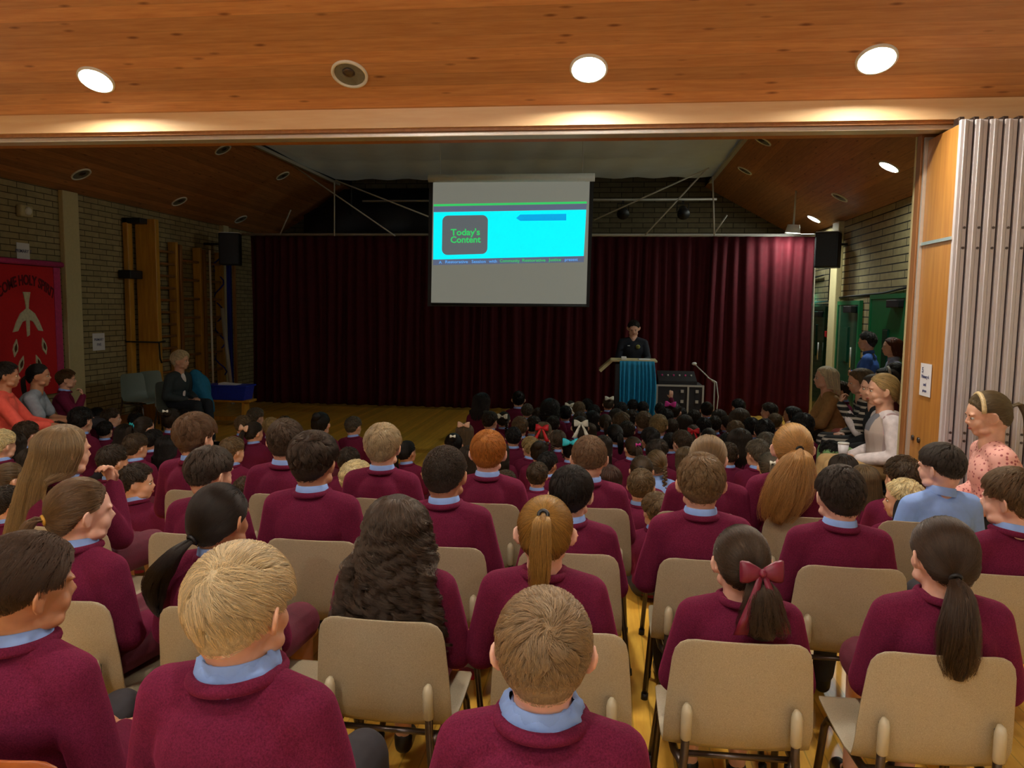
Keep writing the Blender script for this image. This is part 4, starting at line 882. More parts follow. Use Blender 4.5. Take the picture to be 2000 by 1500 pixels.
# ------------------------------------------------------------------ stacking chairs
def make_chair(name, label, mat, boss=M_boss, legm=M_steel, group=None, wood_=False):
    root = empty(name); tag(root, label, 'chair', group)
    prof = [(.465, .415, .185, 0), (.455, .432, .20, 0), (.42, .442, .21, .0), (.33, .436, .214, .006), (.22, .428, .216, .010), (.13, .426, .216, .012), (.075, .436, .216, .014), (.042, .462, .216, .018), (.026, .505, .217, .022),
            (.018, .56, .215, .024), (.012, .62, .211, .024), (.006, .68, .206, .022), (.002, .735, .201, .020), (.0, .765, .194, .018), (-.001, .785, .180, .015), (-.002, .796, .160, .013), (-.002, .800, .135, .010)]
    rings = []; N = 24
    for y, z, w, d in prof:
        row = []
        for i in range(N+1):
            u = -1+2*i/N; e = abs(u)**2.2
            row.append((w*u, y+(d*e*1.1 if z > .45 else 0), z+(d*e if z <= .47 else 0)))
        rings.append(row)
    mb = MB(); mb.loft(rings, caps=False, closed_u=False); sh = mb.build('seat_shell', mat, root, smooth=True)
    m = sh.modifiers.new('t', 'SOLIDIFY'); m.thickness = .007; m.offset = 0
    m = sh.modifiers.new('b', 'BEVEL'); m.width = .0025; m.segments = 2; m.limit_method = 'ANGLE'; m.angle_limit = .9
    for sx in (-1, 1):
        MB().tube([(sx*.157, .004, .500), (sx*.157, -.004, .505), (sx*.156, -.006, .585), (sx*.156, -.004, .60), (sx*.156, .004, .606)], [.013, .0165, .0165, .013, .006], 14).build('back_socket', boss, root, smooth=True)
        l = MB().tube([(sx*.156, .004, .59), (sx*.158, .002, .46), (sx*.165, -.004, .38), (sx*.212, -.055, .015)], .0125, 12).build('leg', legm, root, smooth=True)
        MB().tube([(sx*.211, -.054, .03), (sx*.213, -.057, 0)], .016, 10).build('foot_cap', M_black, l, smooth=True)
        l = MB().tube([(sx*.16, .03, .405), (sx*.175, .10, .402), (sx*.185, .33, .402), (sx*.19, .375, .392), (sx*.195, .395, .36), (sx*.215, .44, .015)], .0125, 12).build('leg', legm, root, smooth=True)
        MB().tube([(sx*.2145, .437, .03), (sx*.2155, .442, 0)], .016, 10).build('foot_cap', M_black, l, smooth=True)
    for yb in (.09, .31): MB().tube([(-.17, yb, .402), (.17, yb, .402)], .010, 8).build('cross_bar', legm, root, smooth=True)
    return root
CH = [(2.23, -2.29, 'beige plastic chair at the left end of the nearest full row'), (2.23, -1.76, 'beige plastic chair half hidden behind the faded-haircut person at the lower left'),
      (2.23, -1.2, 'beige plastic chair behind the blond person, under the sweeping dark ponytail'), (2.23, -.67, 'beige plastic chair of the person with long dark curls, back fully visible'),
      (2.23, -.115, 'beige plastic chair under the blonde high ponytail, partly behind the sandy-haired person'), (2.23, .415, 'beige plastic chair of the person with the big maroon bow'),
      (2.23, .965, 'beige plastic chair at the lower right behind the long brown ponytail'),
      (2.98, -2.28, 'beige plastic chair of the person with long fair loose hair'), (2.98, -1.70, 'beige plastic chair left of the low dark ponytail in the second row'), (2.98, -1.18, 'beige plastic chair between the blond person and the dark curls'),
      (2.98, -.66, 'beige plastic chair just right of the long dark curls, second row'), (2.98, -.13, 'beige plastic chair right of the blonde high ponytail, second row'),
      (2.98, .42, 'beige plastic chair left of the maroon bow, across the gap in the second row'), (2.98, .94, 'beige plastic chair between the maroon bow and the brown ponytail'), (2.98, 1.50, 'beige plastic chair at the right edge behind the brown ponytail, second row'),
      (3.70, -2.06, 'beige plastic chair behind the fluffy brown-haired person, left of the third row'), (3.70, -1.60, 'beige plastic chair in the third row left of the dark tousled hair'), (3.70, -1.07, 'beige plastic chair in the third row under the white-blond head'),
      (3.70, -.60, 'beige plastic chair in the third row behind the ginger person'), (3.70, -.07, 'beige plastic chair in the third row beside the gap, right of the white-topped dark head'),
      (3.70, .445, 'beige plastic chair in the third row behind the spiky fair head'), (3.70, .955, 'beige plastic chair in the third row under the long ginger ponytail'), (3.70, 1.47, 'beige plastic chair in the third row of the person in the blue shirt')]
chair0 = None
for cy, cx, lab in CH:
    if chair0 is None: c = chair0 = make_chair('stacking_chair', lab, M_chair, group='beige stacking chairs in rows')
    else: c = copy_tree(chair0); c['label'] = lab
    c.location = (cx, cy, 0); c.rotation_euler.z = math.radians(((cx*7.3+cy*3.1) % 1-.5)*2.4)
for cx, lab in ((-.74, 'beige plastic chair below the blond person in the front row'), (-.11, 'beige plastic chair below the sandy-haired person with big ears')):
    c = copy_tree(chair0); c['label'] = lab; c.location = (cx, 1.27, 0)
bc = make_chair('wooden_chair', 'brown wooden chair back at the bottom left corner', M_brownwood, M_brownwood); bc.location = (-1.30, 1.40, .0)
g0 = make_chair('stacking_chair', 'empty grey plastic chair nearest the tall gym frame', M_greychair, M_greychair); 
for i, (px_, lab) in enumerate(((256, None), (291, 'empty grey plastic chair beside the dark-suited seated person'))):
    c = g0 if i == 0 else copy_tree(g0)
    if lab: c['label'] = lab
    q = at_x(px_, 737, -6.5); c.location = (q[0], q[1], 0); c.rotation_euler.z = math.radians(-104)
# gym benches along the left
def bench(x0, x1, y, rz, label, z=.32, w=.26):
    r_ = empty('gym_bench', ((x0+x1)/2, y, 0), rz); tag(r_, label, 'bench'); L = (x1-x0)/2
    MB().box((-L, -w/2, z-.035), (L, w/2, z), bev=.008).build('seat_board', M_bars, r_)
    for sx in (-1, 1): MB().prism([(-w/2, .03), (-w*.3, z-.035), (w*.3, z-.035), (w/2, .03)], 0, sx*(L-.12)-.02, sx*(L-.12)+.02).build('end_frame', M_bars, r_); [MB().ball((sx*(L-.12), sy*w*.3, .02), .02).build('wheel', M_rod, r_) for sy in (-1, 1)]
    MB().box((-L+.1, -.012, .06), (L-.1, .012, .12)).build('rail', M_bars, r_); return r_
bq_ = at_z(440, 779, .38)
bench(bq_[0]-.75, bq_[0]+.42, bq_[1], .05, 'low yellow wooden gym bench by the left end of the stage', .38)
bx = empty('storage_box', (bq_[0]+.08, bq_[1], .381)); tag(bx, 'blue plastic box of papers on the gym bench', 'box')
MB().prism([(-.27, 0), (.27, 0), (.31, .20), (-.31, .20)], 1, -.14, .14).build('box_body', M_blue, bx); MB().box((-.33, -.16, .19), (.33, .16, .215), bev=.006).build('rim', M_blue, bx); 
MB().box((-.15, -.1, .2), (.12, .08, .23), Matrix.Rotation(.08, 4, 'Y')).build('papers', M_paper, bx)

# ------------------------------------------------------------------ lectern, drape, rack
lt = empty('lectern', (.42, 10.95, 0)); tag(lt, 'lectern with a turquoise drape and pale top in front of the stage', 'lectern')
MB().box((-.30, -.12, 0), (.24, .26, 1.02), bev=.01).build('body', M_black, lt); 
MB().box((-.36, -.22, 1.05), (.27, .28, 1.075), Matrix.Rotation(0, 4, 'X'), bev=.005).build('top', M_cream, lt); MB().prism([(-.52, .93), (-.36, 1.075), (-.33, 1.05), (-.49, .90)], 1, -.2, .25).build('side_flap', M_cream, lt)
rings = []
for j in range(18):
    t = j/17; z = 1.065-t*1.03; row = []
    for i in range(91):
        u = i/90; x = -.24+(.47+.03*math.sin(t*4))*u-.0+.015*t; row.append((x, -.235-.006-.018*t-.022*min(1, t*2.5+.1)*math.sin(u*52+1.5*math.sin(u*9)+t*.8), z))
    rings.append(row)
mb = MB(); mb.loft(rings, caps=False, closed_u=False); dr = mb.build('drape', M_drape, lt, smooth=True); dr.modifiers.new('t', 'SOLIDIFY').thickness = .004
for x_, y_, lab, w_ in ((-.18, -.05, 'folded white paper at the left of the lectern top', .07), (.10, -.08, 'open white notes lying on the lectern top', .16)):
    pn_ = MB().box((-w_/2, -.1, 0), (w_/2, .1, .012 if w_ > .1 else .035), bev=.003).build('speech_notes' if w_ > .1 else 'folded_paper', M_paper); pn_.location = (.42+x_, 10.95+y_, 1.076); tag(pn_, lab, 'paper')
rk = empty('flight_case', (1.0, 11.05, 0)); tag(rk, 'black audio flight case with metal edges beside the lectern', 'flight case')
MB().box((-.30, -.25, .08), (.32, .3, .74)).build('case_body', M_blackcase, rk)
for z_ in (.10, .735): MB().box((-.31, -.262, z_-.012), (.33, -.25, z_+.012)).build('edge_strip', M_rod, rk)
for x_ in (-.30, .12, .32): MB().box((x_-.012, -.265, .09), (x_+.012, -.25, .74)).build('edge_strip', M_rod, rk)
for z_ in (.66, .52, .35, .2): [MB().box((x_, -.268, z_-.02), (x_+.04, -.25, z_+.02)).build('latch', M_rod, rk) for x_ in (.02, .22)]
[MB().ball((x_, y_, .04), .04).build('castor', M_black, rk, smooth=True) for x_ in (-.25, .27) for y_ in (-.2, .24)]
mx = empty('audio_mixer', (.98, 11.05, .745)); tag(mx, 'black audio mixer on top of the flight case', 'mixer'); MB().prism([(-.2, 0), (.2, 0), (.2, .16), (-.2, .05)], 0, -.26, .26).build('console', M_black, mx)
for i in range(6): MB().tube([(-.2+i*.08, 0, .09), (-.2+i*.08, 0, .125)], .012, 8).build('knob', M_rod if i % 2 else M_pinkfab, mx, smooth=True)
ms = empty('microphone_stand', (1.47, 10.8, 0)); tag(ms, 'microphone stand with a sloping boom and white cable beside the flight case', 'microphone stand')
MB().tube([(0, 0, .02), (0, 0, .80)], .010, 8).build('pole', M_rod, ms, smooth=True); MB().tube([(0, 0, .78), (-.26, 0, 1.02)], .008, 8).build('boom', M_rod, ms, smooth=True); MB().ball((-.28, 0, 1.04), (.035, .022, .022)).build('microphone', M_white, ms, smooth=True)
MB().tube([(-.1, -.01, .86), (.02, -.02, .80), (.05, -.03, .6), (.03, -.03, .3), (.05, -.04, .02)], .006, 6).build('cable', M_white, ms, smooth=True)
for k_ in range(3): a = k_*2.1; MB().tube([(0, 0, .12), (.22*math.cos(a), .22*math.sin(a), .01)], .009, 8).build('foot', M_rod, ms, smooth=True)
# ------------------------------------------------------------------ people on the chairs
def seat_person(row, x, ytop, label, style, col, turn=0, yaw=0, nod=4, arms='lap', skin=None, topmat=None, collar=True, vox=.0062, bottom='trousers', dense=1.0, k=1.0, seed=0, tilt=0, lean=.0, hk=1.0, dy=.17, grp='people on the chairs', wr=.0022, hair={}, kindrad=.0007, ribs=True, crumple=False):
    yh = row+dy+.03; p = at_y(x, ytop, yh)
    J = seated_joints(k, arms, lean); H = Head(head_frame(J['neck'], k, .138, .02, turn-yaw*0, nod, tilt), k*hk)
    s = p[2]/(J['neck'][2]+.256*k); yr = math.radians(-yaw)
    off = Vector(J['neck'])+Vector((0, .02, 0)); offw = Matrix.Rotation(yr, 3, 'Z') @ off
    root = empty('person', (p[0]-offw.x*s, row+dy, 0), yr, s); tag(root, label, 'person', grp)
    person_parts(root, J, H, k, skin=skin, topmat=topmat, collar=collar, vox=vox, bottom=bottom, botmat=M_skirt if bottom == 'skirt' else M_trouser, seed=seed, wr=wr, ribs=ribs, rib_r=.084 if crumple else .070)
    if crumple:
        nk = Vector(J['neck']); rings = []; rs_ = random.Random(seed)
        for rr_, zz in ((.060, .050), (.066, .046), (.074, .038), (.080, .026), (.080, .012), (.07, .0)):
            rings.append([nk+Vector((rr_*k*math.sin(a)*(1+.05*math.sin(a*9+zz*160)), -(rr_*.92)*k*math.cos(a)*(1+.05*math.sin(a*7+zz*210)), zz*k+.008+.004*math.sin(a*11+rr_*200)-.012*math.cos(a)*k)) for a in [2*math.pi*i/72 for i in range(72)]])
        mb = MB(); mb.loft(rings, caps=False); mb.build('shirt', M_shirt, root, smooth=True)
    put_hair(root, H, style, col, seed=seed+11, dense=dense, srad=kindrad, **hair)
    return root, H
S = seat_person
hd = dict
# nearest row (their chairs are just below the frame)
S(1.46, 60, 1045, 'person at lower left with dark swept hair faded above the ear', 'short', (.085, .052, .035, 1), turn=24, yaw=10, skin=M_skin2, vox=.005, seed=1, hair=hd(kind='fade', top=.055, side=.02, nape=.004, swirl=.25, lift=.25, fwd=-.6, whorl=(-.03, -.03, .10), cap=.018, cside=.007, ca=.5), dense=1.7, kindrad=.0005)
S(1.30, 478, 1060, 'person in the nearest row with smooth pale blond hair and raised blue collar', 'short', (.78, .62, .38, 1), turn=14, yaw=5, vox=.005, seed=2, crumple=True, hair=hd(top=.055, side=.030, nape=.010, swirl=.9, lift=.10, whorl=(.012, -.088, .06), cap=.013, cside=.007, ca=.55, messy=.06, clumps=160), dense=1.9, kindrad=.0005)
S(1.30, 1065, 1147, 'person in the nearest row with short sandy hair and pink ears sticking out', 'short', (.40, .28, .165, 1), turn=-4, skin=M_skin3, vox=.0045, seed=3, crumple=True, hair=hd(top=.034, side=.012, nape=.006, swirl=.7, lift=.42, whorl=(.008, -.088, .05), cap=.011, cside=.004), dense=2.0, kindrad=.0005)
# first full row
S(2.23, 165, 930, 'person turning right with light brown hair tied in a low side ponytail', 'pony', (.16, .10, .06, 1), turn=28, yaw=14, skin=M_skin3, seed=4, bottom='skirt', hair=hd(tie=(0, -.115, -.02), tail=[(0, -.115, -.02), (.0, -.15, -.02), (.0, -.175, -.08), (.02, -.17, -.16), (.03, -.15, -.20)], rad=[.014, .026, .03, .024, .008], band_mat=M_bars), dense=1.0)
S(2.23, 435, 940, 'person with sleek near-black hair and a low ponytail sweeping left over the chair', 'pony', (.028, .020, .016, 1), turn=14, yaw=5, skin=M_skin2, seed=5, bottom='skirt', hair=hd(tie=(-.01, -.110, -.055), tail=[(-.01, -.110, -.055), (-.035, -.15, -.09), (-.075, -.165, -.15), (-.12, -.155, -.21), (-.13, -.15, -.27), (-.10, -.15, -.31)], rad=[.014, .030, .046, .046, .030, .010]), dense=1.4)
S(2.23, 780, 960, 'person with a mass of long dark curly hair hanging over the chair back', 'long', (.085, .058, .042, 1), turn=4, seed=6, bottom='skirt', hair=hd(L=.29, curl=.019, freq=6.5, flare=.24, w0=.090, w1=.135), dense=1.8, kindrad=.0007, nod=0)
S(2.23, 1067, 965, 'person with a straight blonde-streaked high ponytail hanging down the middle', 'pony', (.34, .20, .085, 1), turn=-3, skin=M_skin3, seed=7, bottom='skirt', collar=False, arms='lap', hair=hd(tie=(-.005, -.098, .072), tail=[(-.005, -.098, .072), (-.008, -.138, .055), (-.010, -.145, -.02), (-.012, -.142, -.10), (-.014, -.135, -.165)], rad=[.013, .027, .030, .030, .026]), dense=1.2)
r_, H_ = S(2.23, 1447, 1022, 'person with straight brown hair tied with a large maroon bow', 'pony', (.075, .05, .034, 1), turn=-8, skin=M_skin3, seed=8, bottom='skirt', collar=False, hair=hd(tie=(.012, -.116, -.015), tail=[(.012, -.116, -.015), (.02, -.15, -.05), (.022, -.155, -.11), (.024, -.15, -.17), (.03, -.145, -.20)], rad=[.016, .042, .060, .070, .06]), dense=1.5)
bw = MB(); bow_mesh(bw, frame_at(H_.M, 1, (.016, -.155, .0), (.05, -1, .05)), 1.25, 1.35); bw.build('hair_bow', plain('maroon_satin', srgb(112, 24, 50), .4), r_, smooth=True)
S(2.23, 1840, 1005, 'person at the lower right whose smooth brown low ponytail hangs past the chair', 'pony', (.07, .045, .032, 1), turn=-12, skin=M_skin3, seed=9, bottom='skirt', collar=False, hair=hd(tie=(-.030, -.109, -.042), tail=[(-.030, -.109, -.042), (-.042, -.148, -.08), (-.056, -.165, -.16), (-.056, -.16, -.25), (-.05, -.155, -.315)], rad=[.014, .036, .054, .052, .028]), dense=1.5)
# second row
S(2.98, 130, 825, 'tall person with long loose fair hair sweeping down to the left', 'long', (.27, .19, .115, 1), turn=17, yaw=12, seed=10, bottom='skirt', arms='faceR', hair=hd(L=.30, flare=.16, w0=.088, w1=.135, sweep=-.42), dense=1.8, k=1.04)
S(2.98, 415, 872, 'person with short greyish-brown brushed-up hair left of the dark tousled head', 'short', (.085, .062, .048, 1), turn=22, yaw=8, seed=12, hair=hd(top=.034, side=.013, nape=.006, lift=.5, fwd=-.3, kind='fade'))
S(2.98, 615, 845, 'person with thick dark tousled hair and both ears showing', 'short', (.062, .04, .028, 1), turn=6, skin=M_skin2, seed=13, hair=hd(top=.046, side=.016, nape=.008, lift=.55, swirl=.8, messy=.28, clumps=130, ca=.75), dense=1.1)
S(2.98, 872, 868, 'person with a close-shaved dark head left of the ginger person', 'short', (.075, .055, .042, 1), turn=10, skin=M_skin2, seed=14, hair=hd(top=.007, side=.006, nape=.004, lift=.6, cap=.006, cside=.004, ca=.1, messy=.3))
S(2.98, 1118, 910, 'person with short black hair shining white on top, right of the blonde high ponytail', 'short', (.026, .020, .017, 1), turn=12, seed=15, hair=hd(top=.034, side=.013, nape=.008, lift=.45, messy=.2))
S(2.98, 1370, 885, 'person with spiky pale hair and dark glasses arms behind the ears', 'short', (.24, .155, .09, 1), turn=0, seed=16, hair=hd(top=.030, side=.012, nape=.006, lift=.75, messy=.15, whorl=(0, -.05, .10)))
S(2.98, 1640, 908, 'person with dense short dark brown hair left of the brown low ponytail', 'short', (.05, .036, .028, 1), turn=-10, skin=M_skin3, seed=17, hair=hd(top=.028, side=.016, nape=.010, lift=.4, swirl=.9, whorl=(.01, -.055, .10)))
S(2.98, 1972, 915, 'person at the right edge in left profile with light brown hair', 'short', (.15, .095, .055, 1), turn=-34, yaw=-14, skin=M_skin3, seed=18, hair=hd(top=.040, side=.020, nape=.009, lift=.25, swirl=.5))
# third row
S(3.70, 385, 810, 'person with fluffy reddish-brown layered hair, farthest left on the third row', 'short', (.155, .09, .055, 1), turn=14, yaw=8, seed=20, hair=hd(kind='girl', top=.045, side=.035, nape=.03, lift=.35, messy=.3, clumps=120, ca=.75, cap=.024, cside=.018))
S(3.70, 560, 818, 'person with short brown hair behind the dark tousled head', 'short', (.12, .08, .055, 1), turn=-4, seed=21, dense=.9, hair=hd(top=.032, side=.014, nape=.006, lift=.4))
S(3.70, 750, 828, 'person with white-blond tousled hair lit from above on the third row', 'short', (.50, .38, .22, 1), turn=3, seed=22, dense=.9, hair=hd(top=.042, side=.020, nape=.010, lift=.35, swirl=.9, messy=.2, clumps=150))
S(3.70, 955, 840, 'person with bright ginger hair and pink ears', 'short', (.50, .175, .035, 1), turn=-2, skin=M_skin3, seed=23, dense=.9, hair=hd(top=.032, side=.016, nape=.008, lift=.3, swirl=.7))
S(3.70, 1152, 850, 'person with short light brown hair faded at the neck, right of the ginger person', 'short', (.22, .135, .085, 1), turn=-2, seed=24, dense=.9, hair=hd(kind='fade', top=.024, side=.008, nape=.004, lift=.45))
S(3.70, 1385, 847, 'person with straight light brown hair and a fair lock beyond the spiky pale head', 'pony', (.24, .155, .09, 1), turn=18, yaw=6, skin=M_skin3, seed=25, dense=.9, bottom='skirt', hair=hd(tie=(.03, -.105, -.055), tail=[(.03, -.105, -.055), (.06, -.12, -.09), (.07, -.11, -.14), (.06, -.1, -.18)], rad=[.012, .02, .018, .006]))
S(3.70, 1548, 825, 'person with a very long ginger-blonde ponytail spreading over the jumper', 'pony', (.46, .235, .075, 1), turn=3, skin=M_skin3, seed=26, bottom='skirt', hair=hd(tie=(.012, -.112, .005), tail=[(.012, -.112, .005), (-.0, -.15, -.03), (-.03, -.165, -.12), (-.055, -.165, -.22), (-.085, -.16, -.32)], rad=[.018, .06, .095, .10, .05]), dense=1.9)
S(3.70, 1835, 865, 'person in a pale blue shirt without a jumper in left profile', 'short', (.085, .07, .058, 1), turn=-32, yaw=-12, skin=M_skin3, seed=27, topmat=M_shirt, ribs=False, hair=hd(kind='fade', top=.030, side=.012, nape=.005, lift=.5))
# ------------------------------------------------------------------ people on the hall floor (shared meshes, one object per part per person)
def harvest(root):
    """take the parts of a finished figure as (name, data, colour, parent index) and delete the objects"""
    out = []
    def walk(o, pi):
        for ch in list(o.children): out.append((ch.name.split('.')[0], ch.data, tuple(ch.color), pi)); walk(ch, len(out)-1)
    walk(root, -1); objs = []
    def coll(o):
        for ch in o.children: coll(ch)
        objs.append(o)
    coll(root)
    for o in objs: bpy.data.objects.remove(o)
    return out
def plant(root, parts, color=None):
    made = []
    for n, d, c, pi in parts:
        o = bpy.data.objects.new(n, d); o.color = color if (color and n.startswith('hair') and n not in ('hair_tie', 'hair_bow')) else c; C.objects.link(o); o.parent = root if pi < 0 else made[pi]; made.append(o)
FB, FH = {}, {}
TURN = {-2: -68, -1: -28, 0: 0, 1: 28, 2: 68}
def floor_head(tb, J): return Head(head_frame(J['neck'], 1, .142, .02, TURN[tb], 3), 1.0)
def floor_body(tb, kind, skin):
    key = (tb, kind, skin)
    if key not in FB:
        J = floor_joints(1, arm=kind == 'arm'); H = floor_head(tb, J); r_ = empty('tmp')
        person_parts(r_, J, H, 1, skin={0: M_skin, 1: M_skin2}[skin], vox=.0095, fine=abs(tb) > 1, bottom='skirt' if kind == 'girl' else 'trousers', botmat=M_skirt if kind == 'girl' else M_trouser, shoes=False, topmat=M_shirt if kind == 'shirt' else None, seed=tb+5, ribs=kind != 'shirt', hands=True)
        if abs(tb) > 1: H.face_parts(r_)
        FB[key] = harvest(r_)
    return FB[key]
M_wbow = plain('white_ribbon', srgb(236, 236, 222), .5); M_tbow = plain('turquoise_ribbon', srgb(40, 190, 210), .5); M_rbow = plain('red_ribbon', srgb(214, 24, 40), .5); M_pbow = plain('pink_ribbon', srgb(220, 60, 170), .5); M_peach = plain('peach_ribbon', srgb(236, 190, 160), .5)
BOW = dict(w=M_wbow, p=M_pbow, t=M_tbow, W=M_wbow, T=M_tbow, R=M_rbow, P=M_pbow, E=M_peach)
def floor_hair(tb, st, bow):
    key = (tb, st, bow)
    if key not in FH:
        J = floor_joints(1); H = floor_head(tb, J); r_ = empty('tmp'); a = dict(seed=hash(st) % 7+tb+3 if False else (ord(st[0])+tb), dense=.14, srad=.0019, seg=28, far=True)
        if st == 's': put_hair(r_, H, 'short', 'm', top=.03, side=.013, nape=.008, lift=.4, clumps=60, **a)
        elif st == 'f': put_hair(r_, H, 'short', 'm', top=.038, side=.016, nape=.008, lift=.6, messy=.3, clumps=40, **a)
        elif st == 'p': put_hair(r_, H, 'pony', 'm', tie=(0, -.115, .03), tail=[(0, -.115, .03), (0, -.15, .01), (0, -.165, -.07), (.01, -.15, -.15), (.01, -.14, -.19)], rad=[.014, .028, .032, .026, .01], band_mat=BOW.get(bow, M_black), **a)
        elif st == 'l': put_hair(r_, H, 'long', 'm', L=.24, w0=.09, w1=.10, **a)
        elif st == 'c': put_hair(r_, H, 'long', 'm', L=.13, w0=.10, w1=.12, curl=.009, **a)
        elif st == 'b': put_hair(r_, H, 'bun', 'm', tie=(0, -.10, .07), r=.040, **a)
        elif st == 't': put_hair(r_, H, 'plaits', 'm', **a)
        elif st == 'q': put_hair(r_, H, 'plaits', 'm', sides=(1,), **a)
        if bow:
            pos = dict(s=(0, -.09, .09), p=(0, -.135, .05), l=(0, -.085, .095), b=(0, -.16, .10), t=(0, -.09, .05), q=(0, -.09, .05), f=(0, -.08, .1), c=(0, -.09, .09))[st]
            mb = MB(); bow_mesh(mb, frame_at(H.M, 1, pos, (0, -1, .25)), (.5 if bow in 'wpt' else 1.3) if bow != 'T' else 1.5, 1.0 if bow in 'WR' and st in 'pt' else 0); mb.build('hair_bow', BOW[bow], r_, smooth=True)
        FH[key] = harvest(r_)
    return FH[key]
